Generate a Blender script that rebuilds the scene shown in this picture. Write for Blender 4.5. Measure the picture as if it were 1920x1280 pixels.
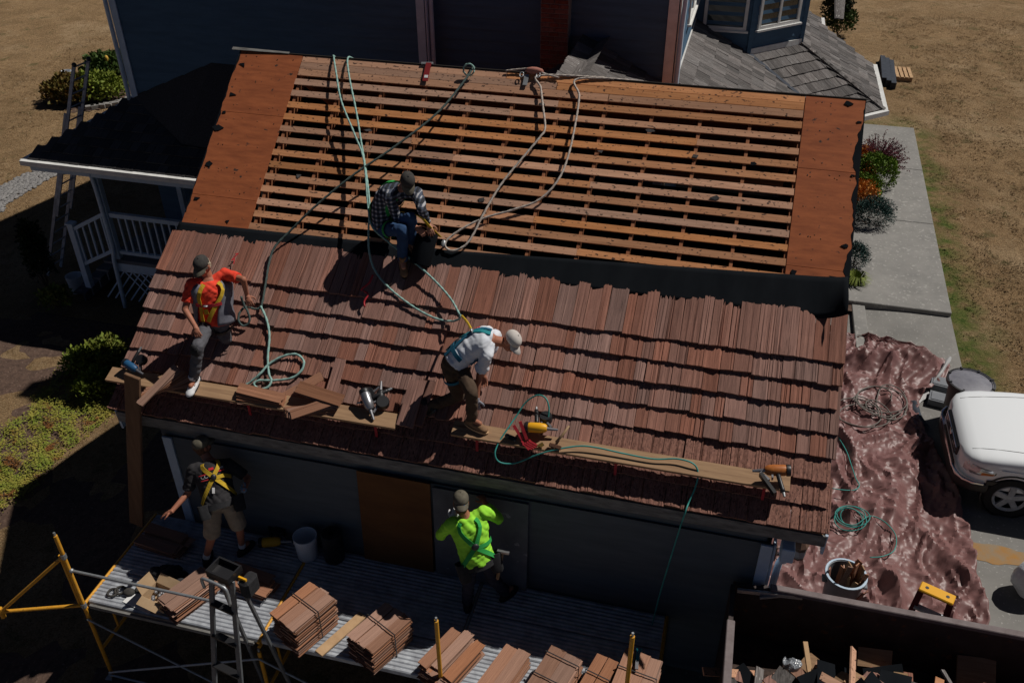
import bpy, bmesh, math, random
import numpy as np
from mathutils import Vector as V, Matrix, noise
random.seed(7)
for o in list(bpy.data.objects): bpy.data.objects.remove(o)
SC = bpy.context.scene
COL = SC.collection
PI = math.pi
R = math.radians

# ------------------------------------------------------------------ camera
# ridge of the garage is 6 m above the driveway (z = 0); x runs along the ridge, y away from the camera
CAMP = V((6.9264, -11.4965, 9.8277)); YAW, PIT, ROL, FPX = .2528, .6024, -.003, 1688.5
_r0 = V((math.cos(YAW), math.sin(YAW), 0)); _f0 = V((-math.sin(YAW), math.cos(YAW), 0)); _u0 = V((0, 0, 1))
CF = _f0*math.cos(PIT)-_u0*math.sin(PIT); _u = _u0*math.cos(PIT)+_f0*math.sin(PIT)
CR = _r0*math.cos(ROL)+_u*math.sin(ROL); CU = -_r0*math.sin(ROL)+_u*math.cos(ROL)
cam = bpy.data.cameras.new('camera'); camo = bpy.data.objects.new('camera', cam); COL.objects.link(camo)
camo.matrix_world = Matrix(((CR.x, CU.x, -CF.x, CAMP.x), (CR.y, CU.y, -CF.y, CAMP.y), (CR.z, CU.z, -CF.z, CAMP.z), (0, 0, 0, 1)))
cam.sensor_width = 36; cam.lens = FPX*36/1920; cam.clip_end = 500; cam.clip_start = .1
SC.camera = camo
# ------------------------------------------------------------------ light
SUN = V((.57, .44, 1.0)).normalized()          # direction towards the sun
sl = bpy.data.lights.new('sun', 'SUN'); sl.energy = 5.0; sl.angle = R(.53); sl.color = (1, .95, .88)
so = bpy.data.objects.new('sun', sl); COL.objects.link(so); so.rotation_euler = SUN.to_track_quat('Z', 'Y').to_euler(); so.location = (12, 8, 20)
W = bpy.data.worlds.new('World'); SC.world = W; W.use_nodes = True
nt = W.node_tree; sky = nt.nodes.new('ShaderNodeTexSky'); sky.sky_type = 'NISHITA'; sky.sun_disc = False
sky.sun_elevation = math.asin(SUN.z); sky.sun_rotation = math.atan2(SUN.x, SUN.y); sky.air_density = .22; sky.dust_density = .2; sky.altitude = 300
bg = nt.nodes['Background']; nt.links.new(sky.outputs[0], bg.inputs[0]); bg.inputs[1].default_value = .05
SC.view_settings.view_transform = 'Standard'; SC.view_settings.look = 'None'; SC.view_settings.gamma = 1; SC.view_settings.exposure = -.55
SC.view_settings.use_curve_mapping = False

# ------------------------------------------------------------------ pixel -> place helpers (pixels of the 1920x1280 photograph)
def ray(x, y): return CF+CR*((x-960)/FPX)-CU*((y-640)/FPX)
def atz(x, y, z): d = ray(x, y); return CAMP+d*((z-CAMP.z)/d.z)
def aty(x, y, Y): d = ray(x, y); return CAMP+d*((Y-CAMP.y)/d.y)
def atx(x, y, X): d = ray(x, y); return CAMP+d*((X-CAMP.x)/d.x)
PH = R(36.94); RC, RS = math.cos(PH), math.sin(PH)
RN = V((0, -RS, RC)); RUP = V((0, RC, RS)); RX = V((1, 0, 0)); RIDGE = 6.0
def RP(u, v, h=0): return V((u, -v*RC-h*RS, RIDGE-v*RS+h*RC))           # on the garage's front slope: u along the ridge, v down the slope, h off it
def RPX(x, y, h=0):
    d = ray(x, y); p0 = V((0, 0, RIDGE))+RN*h
    return CAMP+d*(RN.dot(p0-CAMP)/RN.dot(d))
def reach(a, x, y, L, near=True):
    """point on the ray of pixel x,y at distance L from a (the bone's usual length); nearest point if out of reach"""
    d = ray(x, y).normalized(); w = CAMP-a; b = w.dot(d); c = w.dot(w)-L*L; q = b*b-c
    if q < 0: p = CAMP-d*b; return a+(p-a).normalized()*L if (p-a).length > 1e-6 else p
    return CAMP+d*(-b-math.sqrt(q) if near else -b+math.sqrt(q))

# ------------------------------------------------------------------ materials
def mat(name, col, rough=.8, spots=None, var=0, grain=None, bump=0, bscale=60, metal=0, spec=.3, nscale=6, c2=None, wave=None, coat=0, rnd=0, trans=0):
    """col base colour, c2 second colour mixed by noise (nscale may be a 3-vector: stretched grain), rnd per-object brightness spread"""
    m = bpy.data.materials.new(name); m.use_nodes = True; t = m.node_tree; N = t.nodes.new; L = t.links.new
    b = t.nodes['Principled BSDF']; b.inputs['Roughness'].default_value = rough; b.inputs['Metallic'].default_value = metal
    b.inputs['Specular IOR Level'].default_value = spec; b.inputs['Coat Weight'].default_value = coat
    if trans: b.inputs['Transmission Weight'].default_value = trans
    tc = N('ShaderNodeTexCoord'); mp = N('ShaderNodeMapping'); L(tc.outputs['Object'], mp.inputs[0])
    oi = N('ShaderNodeObjectInfo')
    off = N('ShaderNodeVectorMath'); off.operation = 'SCALE'; off.inputs[0].default_value = (31.7, 17.3, 11.1); L(oi.outputs['Random'], off.inputs['Scale']); L(off.outputs[0], mp.inputs['Location'])
    s = nscale if isinstance(nscale, (tuple, list)) else (nscale,)*3
    mp.inputs['Scale'].default_value = s
    nz = N('ShaderNodeTexNoise'); nz.inputs['Scale'].default_value = 1; nz.inputs['Detail'].default_value = 6; nz.inputs['Roughness'].default_value = .65; L(mp.outputs[0], nz.inputs['Vector'])
    cr = N('ShaderNodeMix'); cr.data_type = 'RGBA'
    cr.inputs[6].default_value = (*col, 1); cr.inputs[7].default_value = (*(c2 or col), 1)
    rp = N('ShaderNodeMapRange'); rp.inputs[1].default_value = .34; rp.inputs[2].default_value = .66; L(nz.outputs[0], rp.inputs[0]); L(rp.outputs[0], cr.inputs[0])
    out = cr.outputs[2]
    if spots:                                                        # dark specks: (colour, scale, threshold)
        sc, ss, th = spots
        n2 = N('ShaderNodeTexNoise'); n2.inputs['Scale'].default_value = 1; n2.inputs['Detail'].default_value = 3
        mp2 = N('ShaderNodeMapping'); L(tc.outputs['Object'], mp2.inputs[0]); L(off.outputs[0], mp2.inputs['Location']); mp2.inputs['Scale'].default_value = ss if isinstance(ss, (tuple, list)) else (ss,)*3
        L(mp2.outputs[0], n2.inputs['Vector'])
        r2 = N('ShaderNodeMapRange'); r2.inputs[1].default_value = th; r2.inputs[2].default_value = th+.06; L(n2.outputs[0], r2.inputs[0])
        mx = N('ShaderNodeMix'); mx.data_type = 'RGBA'; L(r2.outputs[0], mx.inputs[0]); L(out, mx.inputs[6]); mx.inputs[7].default_value = (*sc, 1); out = mx.outputs[2]
    if rnd:
        hv = N('ShaderNodeHueSaturation'); ml = N('ShaderNodeMapRange'); ml.inputs[3].default_value = 1-rnd; ml.inputs[4].default_value = 1+rnd
        L(oi.outputs['Random'], ml.inputs[0]); L(ml.outputs[0], hv.inputs['Value']); L(out, hv.inputs['Color'])
        ms = N('ShaderNodeMapRange'); ms.inputs[3].default_value = .75; ms.inputs[4].default_value = 1.1
        fr = N('ShaderNodeMath'); fr.operation = 'FRACT'; mm = N('ShaderNodeMath'); mm.operation = 'MULTIPLY'; mm.inputs[1].default_value = 7.31; L(oi.outputs['Random'], mm.inputs[0]); L(mm.outputs[0], fr.inputs[0]); L(fr.outputs[0], ms.inputs[0]); L(ms.outputs[0], hv.inputs['Saturation'])
        out = hv.outputs[0]
    L(out, b.inputs['Base Color'])
    if bump:
        bn = N('ShaderNodeTexNoise'); bn.inputs['Detail'].default_value = 5; bn.inputs['Scale'].default_value = 1
        mp3 = N('ShaderNodeMapping'); L(tc.outputs['Object'], mp3.inputs[0]); mp3.inputs['Scale'].default_value = bscale if isinstance(bscale, (tuple, list)) else (bscale,)*3; L(mp3.outputs[0], bn.inputs['Vector'])
        bp = N('ShaderNodeBump'); bp.inputs['Strength'].default_value = min(1, bump*25); bp.inputs['Distance'].default_value = bump; L(bn.outputs[0], bp.inputs['Height']); L(bp.outputs[0], b.inputs['Normal'])
    return m
M = {}
M['shake'] = mat('cedar_shake', (.38, .18, .13), .85, c2=(.16, .068, .05), nscale=(55, 1.6, 40), rnd=.22, bump=.006, bscale=(110, 3, 80), spots=((.05, .024, .018), (75, 1.3, 60), .6))
M['shake_new'] = mat('fresh_cedar', (.4, .2, .12), .85, c2=(.22, .1, .06), nscale=(60, 3, 40), rnd=.28, bump=.003, bscale=(120, 4, 80))
M['grey_shingle'] = mat('weathered_shingle', (.17, .155, .15), .95, c2=(.06, .053, .05), nscale=(60, 3, 40), rnd=.4, bump=.004, bscale=(120, 4, 80), spots=((.36, .35, .34), (40, 5, 30), .63))
M['porch_shingle'] = mat('old_shingle', (.085, .08, .08), .95, c2=(.04, .036, .036), nscale=(60, 3, 40), rnd=.3, bump=.004, bscale=(120, 4, 80))
M['batten'] = mat('old_batten_wood', (.58, .28, .14), .85, c2=(.42, .19, .09), nscale=(2.2, 30, 30), rnd=.26, bump=.003, bscale=(6, 90, 90), spots=((.06, .03, .02), (20, 34, 34), .61))
M['rafter'] = mat('rafter_wood', (.36, .15, .07), .85, c2=(.24, .09, .04), nscale=(30, 3, 3))
M['ply'] = mat('weathered_plywood', (.38, .11, .038), .85, c2=(.25, .068, .024), nscale=(3, 14, 14), spots=((.05, .03, .022), (13, 13, 13), .66), bump=.004, bscale=(9, 60, 60))
M['felt'] = mat('roofing_felt', (.006, .0075, .01), .95, c2=(.01, .012, .015), nscale=(3, 1, 1), spec=.08, bump=.003, bscale=(2.5, 9, 9))
M['plank'] = mat('plank_wood', (.4, .25, .14), .8, c2=(.27, .16, .09), nscale=(2, 30, 30), bump=.002, bscale=(5, 70, 70), spots=((.2, .1, .05), (3, 18, 18), .67))
M['post'] = mat('rough_dark_plank', (.2, .115, .065), .9, c2=(.13, .07, .04), nscale=(20, 20, 2), bump=.002)
M['siding'] = mat('blue_grey_siding', (.062, .13, .21), .7, c2=(.046, .1, .165), nscale=(1.5, 1.5, 10))
M['gsiding'] = mat('garage_siding', (.105, .125, .14), .7, c2=(.08, .096, .108), nscale=(1.5, 1.5, 10))
M['trim'] = mat('pale_trim_paint', (.5, .62, .75), .6, c2=(.42, .53, .65), nscale=8)
M['white'] = mat('white_paint', (.72, .72, .7), .55, c2=(.6, .6, .58), nscale=7)
M['gutter'] = mat('white_gutter', (.8, .8, .78), .4, c2=(.66, .66, .64), nscale=5)
M['fascia'] = mat('weathered_fascia', (.24, .235, .22), .85, c2=(.11, .105, .1), nscale=(5, 20, 20))
M['brick'] = mat('brick', (.2, .07, .05), .9, c2=(.12, .04, .032), nscale=14, bump=.003, rnd=.2)
M['mortar'] = mat('mortar', (.22, .2, .19), .95)
M['glass'] = mat('window_glass', (.02, .035, .04), .04, spec=.9)
M['black'] = mat('black_plastic', (.014, .014, .016), .45, spec=.5)
M['blackm'] = mat('black_fabric', (.018, .018, .02), .95, c2=(.03, .03, .033), nscale=25)
M['rubber'] = mat('tyre_rubber', (.018, .018, .019), .85)
M['concrete'] = mat('concrete', (.275, .265, .25), .95, c2=(.205, .2, .19), nscale=1.7, bump=.004, bscale=45, spots=((.34, .33, .31), 14, .6))
M['drive'] = mat('driveway_concrete', (.25, .24, .225), .95, c2=(.175, .17, .16), nscale=.9, bump=.004, bscale=45, spots=((.33, .32, .3), 22, .62))
M['dark'] = mat('attic_dark', (.012, .009, .007), .95)  # near-black colour stands in for the shade inside the attic
M['alu'] = mat('scuffed_aluminium', (.5, .53, .57), .55, metal=.2, c2=(.27, .28, .31), nscale=7, spec=.4)
M['steel'] = mat('galvanised_steel', (.42, .44, .46), .45, metal=.6, c2=(.3, .32, .33), nscale=20)
M['dsteel'] = mat('dull_steel', (.2, .21, .22), .55, metal=.4, c2=(.13, .14, .15), nscale=20)
M['chrome'] = mat('chrome', (.75, .75, .75), .14, metal=1)
M['yellow'] = mat('chipped_yellow_paint', (.72, .36, .035), .5, c2=(.6, .27, .025), nscale=20, spots=((.12, .06, .03), 38, .66))
M['carwhite'] = mat('white_car_paint', (.9, .93, .96), .25, spec=.5, coat=.6)
M['tarp'] = mat('brown_tarp', (.21, .105, .1), .47, c2=(.17, .08, .075), nscale=3, spec=.45, bump=.006, bscale=(26, 20, 22))
M['silver'] = mat('silver_tarp_back', (.36, .36, .36), .45, c2=(.38, .38, .38), nscale=9, bump=.02, bscale=12)
M['dumpster'] = mat('dumpster_steel', (.06, .045, .043), .7, c2=(.035, .024, .022), nscale=4, spots=((.12, .05, .025), 9, .62), bump=.002)
M['rim'] = mat('dumpster_rim', (.2, .165, .165), .65, c2=(.13, .1, .1), nscale=6)
M['bucket'] = mat('white_bucket_plastic', (.75, .77, .8), .45, spec=.4)
M['greycan'] = mat('grey_can_plastic', (.2, .21, .23), .55, c2=(.15, .16, .18), nscale=5)
M['lidgrey'] = mat('dusty_lid', (.22, .22, .25), .5, c2=(.15, .15, .18), nscale=8)
M['rope_t'] = mat('pale_teal_rope', (.34, .52, .47), .9, c2=(.2, .36, .33), nscale=60)
M['rope_d'] = mat('dark_green_rope', (.085, .12, .11), .9, c2=(.04, .06, .06), nscale=60)
M['rope_w'] = mat('white_rope', (.6, .55, .5), .9, c2=(.3, .24, .2), nscale=70)
M['hose'] = mat('teal_hose', (.05, .33, .29), .5, c2=(.04, .24, .22), nscale=15)
M['cable'] = mat('grey_cable', (.16, .145, .13), .6)
M['red'] = mat('red_paint', (.5, .035, .045), .5, c2=(.36, .02, .03), nscale=25)
M['dred'] = mat('dark_red_webbing', (.22, .012, .015), .8)
M['web_y'] = mat('yellow_webbing', (.62, .42, .03), .8, c2=(.45, .28, .02), nscale=30)
M['web_g'] = mat('green_webbing', (.03, .33, .07), .8)
M['web_b'] = mat('blue_webbing', (.015, .12, .2), .8)
M['web_t'] = mat('teal_webbing', (.02, .25, .28), .8)
M['skin'] = mat('skin', (.48, .235, .15), .6, c2=(.4, .17, .105), nscale=14)
M['skin2'] = mat('sunburnt_skin', (.4, .165, .1), .6, c2=(.33, .125, .075), nscale=14)
M['hair_g'] = mat('grey_blond_hair', (.45, .38, .28), .8, c2=(.25, .2, .14), nscale=(60, 60, 20))
M['hair_b'] = mat('brown_hair', (.14, .065, .035), .8, c2=(.07, .03, .018), nscale=(60, 60, 20))
M['orange'] = mat('orange_shirt', (.9, .075, .035), .85, c2=(.75, .05, .025), nscale=9, bump=.01, bscale=14)
M['lime'] = mat('lime_shirt', (.38, .85, .06), .85, c2=(.3, .72, .045), nscale=9, bump=.01, bscale=14)
M['tee_w'] = mat('white_shirt', (.76, .78, .82), .85, c2=(.64, .67, .74), nscale=8, bump=.012, bscale=14)
M['tee_k'] = mat('black_shirt', (.02, .019, .021), .9, c2=(.034, .032, .035), nscale=9, bump=.01, bscale=14)
M['grey_p'] = mat('grey_trousers', (.11, .11, .125), .9, c2=(.075, .075, .085), nscale=10, bump=.012, bscale=16)
M['khaki'] = mat('khaki_shorts', (.3, .25, .19), .9, c2=(.22, .18, .135), nscale=9, bump=.012, bscale=16)
M['brown_p'] = mat('brown_work_trousers', (.085, .055, .035), .9, c2=(.055, .034, .022), nscale=9, bump=.012, bscale=16)
M['jeans'] = mat('blue_jeans', (.03, .075, .17), .9, c2=(.018, .045, .11), nscale=10, bump=.01, bscale=18)
M['djeans'] = mat('dark_jeans', (.016, .022, .042), .9, c2=(.01, .014, .028), nscale=10, bump=.01, bscale=18)
M['cap_d'] = mat('dark_cap', (.035, .033, .032), .9, c2=(.06, .055, .05), nscale=30)
M['cap_o'] = mat('olive_cap', (.15, .135, .1), .9, c2=(.09, .08, .06), nscale=30)
M['cap_w'] = mat('off_white_cap', (.62, .58, .54), .9, c2=(.52, .48, .45), nscale=12)
M['vest'] = mat('grey_vest', (.2, .2, .23), .85, c2=(.12, .12, .15), nscale=9, bump=.012, bscale=14)
M['leather'] = mat('tan_boot', (.28, .16, .085), .75, c2=(.18, .1, .05), nscale=12)
M['shoe_w'] = mat('white_shoe', (.72, .73, .75), .6)
M['shoe_k'] = mat('black_shoe', (.015, .015, .016), .7)
M['glove'] = mat('grey_glove', (.3, .31, .35), .9, c2=(.2, .2, .24), nscale=30)
M['glove_b'] = mat('blue_glove', (.05, .16, .28), .9, c2=(.25, .27, .3), nscale=12)
M['sock'] = mat('white_sock', (.7, .7, .7), .95)
M['card'] = mat('cardboard', (.5, .35, .21), .9, c2=(.42, .28, .16), nscale=5)
M['orange_tool'] = mat('orange_tool', (.5, .17, .04), .45, c2=(.35, .11, .03), nscale=20)
M['yellow_tool'] = mat('yellow_tool', (.8, .4, .02), .4)
M['grey_tool'] = mat('grey_metal_tool', (.3, .3, .32), .35, metal=.7)
M['blue_tool'] = mat('blue_tool', (.02, .09, .2), .45)
M['wood_h'] = mat('wooden_handle', (.36, .24, .13), .6, c2=(.27, .17, .09), nscale=(60, 60, 6))
M['brass'] = mat('brass', (.75, .55, .15), .3, metal=.9)
M['soil'] = mat('bark_soil', (.12, .075, .055), .97, c2=(.06, .037, .028), nscale=9, bump=.02, bscale=25, spots=((.19, .13, .1), 30, .62))
M['gravel'] = mat('river_stone', (.36, .35, .34), .85, c2=(.22, .21, .21), nscale=9, rnd=.3)
M['amber'] = mat('amber_lens', (.75, .22, .04), .15, spec=.6)
M['lens'] = mat('clear_lens', (.55, .57, .6), .1, spec=.8, metal=.6)
M['maroon'] = mat('maroon_fibreglass', (.13, .015, .025), .5)
M['plastic_bag'] = mat('white_plastic_bag', (.7, .73, .78), .4, bump=.02, bscale=18)
M['foil'] = mat('clear_plastic_wrap', (.25, .27, .3), .15, spec=.9, bump=.03, bscale=30)
M['slate'] = mat('dark_lumber', (.05, .06, .08), .8, c2=(.03, .036, .05), nscale=8)
M['tan_t'] = mat('raw_lumber', (.55, .36, .2), .85, c2=(.42, .26, .14), nscale=6)
M['greypl'] = mat('grey_painted_board', (.15, .16, .18), .8, c2=(.1, .105, .12), nscale=3, spots=((.3, .3, .32), 7, .66))
M['brownpl'] = mat('brown_plywood_board', (.17, .075, .025), .85, c2=(.12, .05, .018), nscale=(2, 2, 5))
M['blk_text'] = mat('white_print', (.7, .7, .7), .8)
M['red_text'] = mat('red_print', (.6, .03, .04), .8)
# ------------------------------------------------------------------ mesh helpers
def wloc(o):
    v = V((0, 0, 0))
    while o is not None: v += o.location; o = o.parent
    return v
class MB:
    def __init__(s): s.v = []; s.f = []
    def add(s, vs, fs):
        n = len(s.v); s.v += [V(p) for p in vs]; s.f += [tuple(i+n for i in f) for f in fs]; return s
    def hexa(s, p):   # 8 points, bottom ring 0-3, top ring 4-7
        return s.add(p, [(0, 3, 2, 1), (4, 5, 6, 7), (0, 1, 5, 4), (1, 2, 6, 5), (2, 3, 7, 6), (3, 0, 4, 7)])
    def box(s, c, d, rot=None, ax=None):
        """centre c, size d; ax = three axis vectors"""
        c = V(c); a, b, e = ax if ax else (V((1, 0, 0)), V((0, 1, 0)), V((0, 0, 1)))
        if rot: q = Matrix.Rotation(rot, 3, 'Z'); a, b, e = q@a, q@b, q@e
        a, b, e = a*(d[0]/2), b*(d[1]/2), e*(d[2]/2)
        return s.hexa([c-a-b-e, c+a-b-e, c+a+b-e, c-a+b-e, c-a-b+e, c+a-b+e, c+a+b+e, c-a+b+e])
    def bar(s, p, q, w, t, up=V((0, 0, 1))):
        """rectangular bar from p to q, w across, t along 'up'"""
        p, q = V(p), V(q); a = (q-p); L = a.length; a = a/L
        b = up.cross(a)
        if b.length < 1e-4: b = V((1, 0, 0)).cross(a)
        b.normalize(); e = a.cross(b)
        return s.box((p+q)/2, (L, w, t), ax=(a, b, e))
    def cone(s, p, q, r0, r1, n=10, cap=True):
        p, q = V(p), V(q); a = (q-p).normalized(); b = a.orthogonal().normalized(); e = a.cross(b)
        vs = [p+(b*math.cos(2*PI*i/n)+e*math.sin(2*PI*i/n))*r0 for i in range(n)]+[q+(b*math.cos(2*PI*i/n)+e*math.sin(2*PI*i/n))*r1 for i in range(n)]
        fs = [(i, (i+1) % n, n+(i+1) % n, n+i) for i in range(n)]
        if cap: fs += [tuple(range(n))[::-1], tuple(range(n, 2*n))]
        return s.add(vs, fs)
    def rings(s, rs, closed=True, cap=True):
        n = len(rs[0]); vs = [p for r in rs for p in r]; fs = []
        for k in range(len(rs)-1):
            for i in range(n if closed else n-1):
                j = (i+1) % n; fs.append((k*n+i, k*n+j, (k+1)*n+j, (k+1)*n+i))
        if cap and closed: fs += [tuple(range(n))[::-1], tuple((len(rs)-1)*n+i for i in range(n))]
        return s.add(vs, fs)
    def lathe(s, c, prof, n=20, ax=V((0, 0, 1)), cap=False):
        c = V(c); ax = V(ax).normalized(); b = ax.orthogonal().normalized(); e = ax.cross(b)
        return s.rings([[c+ax*h+(b*math.cos(2*PI*i/n)+e*math.sin(2*PI*i/n))*r for i in range(n)] for r, h in prof], cap=cap)
    def ball(s, c, r, ax=None, n=10, m=7):
        c = V(c); r = r if isinstance(r, (tuple, list)) else (r, r, r); a = ax or (V((1, 0, 0)), V((0, 1, 0)), V((0, 0, 1)))
        rs = []
        for k in range(m+1):
            t = PI*(k+.02)/(m+.04); rs.append([c+a[0]*(r[0]*math.sin(t)*math.cos(2*PI*i/n))+a[1]*(r[1]*math.sin(t)*math.sin(2*PI*i/n))-a[2]*(r[2]*math.cos(t)) for i in range(n)])
        return s.rings(rs)
    def tube(s, pts, r, n=7, lobes=0, pitch=.05, cap=True, amp=.22):
        rs = []; P = [V(p) for p in pts]; b = None; acc = 0
        for i, p in enumerate(P):
            a = (P[min(i+1, len(P)-1)]-P[max(i-1, 0)])
            a = a.normalized() if a.length > 1e-9 else V((1, 0, 0))
            b = a.orthogonal().normalized() if b is None else (b-a*b.dot(a)).normalized()
            e = a.cross(b)
            if i: acc += (P[i]-P[i-1]).length
            rr = r[i] if isinstance(r, (list, tuple)) else r
            ring = []
            for k in range(n):
                th = 2*PI*k/n; q = rr*(1+amp*math.cos(lobes*(th)-2*PI*acc/pitch)) if lobes else rr
                ring.append(p+(b*math.cos(th)+e*math.sin(th))*q)
            rs.append(ring)
        return s.rings(rs, cap=cap)
    def mesh(s, name, loc=V((0, 0, 0))):
        me = bpy.data.meshes.new(name); me.from_pydata([tuple(p-loc) for p in s.v], [], s.f); me.update(); return me
def smooth_path(pts, step=.03):
    P = [V(p) for p in pts]; P = [P[0]*2-P[1]]+P+[P[-1]*2-P[-2]]; out = []
    for i in range(1, len(P)-2):
        a, b, c, d = P[i-1:i+3]; n = max(2, int((c-b).length/step))
        for k in range(n):
            t = k/n; out.append(.5*((2*b)+(c-a)*t+(2*a-5*b+4*c-d)*t*t+(3*b-a-3*c+d)*t**3))
    out.append(P[-2]); return out
def smoothshade(me, ang=None):
    for p in me.polygons: p.use_smooth = True
    if ang:
        me.set_sharp_from_angle(angle=R(ang))
def obj(name, mb, m, parent=None, smooth=False, label=None, cat=None, group=None, kind=None, bevel=0, fix=False, world=False):
    loc = wloc(parent) if parent else V((0, 0, 0))
    if not parent and isinstance(mb, MB) and kind != 'structure' and not world:
        n = len(mb.v); loc = V((sum(p.x for p in mb.v)/n, sum(p.y for p in mb.v)/n, min(p.z for p in mb.v)))
    me = mb.mesh(name, loc) if isinstance(mb, MB) else mb
    for q in (m if isinstance(m, (list, tuple)) else [m]): me.materials.append(M[q] if isinstance(q, str) else q)
    if fix:
        bm = bmesh.new(); bm.from_mesh(me); bmesh.ops.recalc_face_normals(bm, faces=bm.faces); bm.to_mesh(me); bm.free()
    if bevel:
        bm = bmesh.new(); bm.from_mesh(me); bmesh.ops.bevel(bm, geom=[e for e in bm.edges if len(e.link_faces) == 2 and e.calc_face_angle(0) > .6], offset=bevel, segments=1, affect='EDGES', clamp_overlap=True); bm.to_mesh(me); bm.free()
    if smooth: smoothshade(me, smooth if not isinstance(smooth, bool) else None)
    o = bpy.data.objects.new(name, me); COL.objects.link(o)
    if parent: o.parent = parent
    else: o.location = loc
    tag(o, label, cat, group, kind); return o
def tag(o, label=None, cat=None, group=None, kind=None):
    if label: o['label'] = label
    if cat: o['category'] = cat
    if group: o['group'] = group
    if kind: o['kind'] = kind
    return o
def thing(name, loc, label, cat, group=None):
    o = bpy.data.objects.new(name, None); COL.objects.link(o); o.location = V(loc); o.empty_display_size = .1
    return tag(o, label, cat, group)
def inst(name, me, origin, ax, parent=None, **k):
    """place shared mesh data: origin and three axis vectors (scale included), world space"""
    o = bpy.data.objects.new(name, me); COL.objects.link(o)
    x, y, z = ax; c = V(origin)-(wloc(parent) if parent else V((0, 0, 0)))
    o.matrix_basis = Matrix(((x.x, y.x, z.x, c.x), (x.y, y.y, z.y, c.y), (x.z, y.z, z.z, c.z), (0, 0, 0, 1)))
    if parent: o.parent = parent
    tag(o, **k); return o
def lerp(a, b, t): return a+(b-a)*t
def sstep(t): t = max(0, min(1, t)); return t*t*(3-2*t)

# ------------------------------------------------------------------ the ground
def gz(x, y):
    left = sstep((.6-x)/4.2)
    return -.7*left-.35*sstep((-2.5-y)/3)*sstep((5.5-x)/4)-.12*sstep((-3-y)/4)+.1*sstep((y-3)/3)*sstep((x-9)/2)
def sheet(name, m, x0, x1, y0, y1, step, off, inside=None, amp=0, fr=1, **k):
    nx = max(1, int((x1-x0)/step)); ny = max(1, int((y1-y0)/step)); mb = MB(); idx = {}
    for i in range(nx+1):
        for j in range(ny+1):
            x = x0+(x1-x0)*i/nx; y = y0+(y1-y0)*j/ny
            idx[i, j] = len(mb.v); mb.v.append(V((x, y, gz(x, y)+off+(amp*noise.noise(V((x*fr, y*fr, 3.3))) if amp else 0))))
    for i in range(nx):
        for j in range(ny):
            cx = x0+(x1-x0)*(i+.5)/nx; cy = y0+(y1-y0)*(j+.5)/ny
            if inside and not inside(cx, cy): continue
            mb.f.append((idx[i, j], idx[i+1, j], idx[i+1, j+1], idx[i, j+1]))
    return obj(name, mb, m, smooth=True, kind='structure', **k)
def inpoly(P):
    def f(x, y):
        c = False; n = len(P)
        for i in range(n):
            (a, b), (d, e) = P[i], P[(i+1) % n]
            if (b > y) != (e > y) and x < (d-a)*(y-b)/(e-b)+a: c = not c
        return c
    return f
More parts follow.
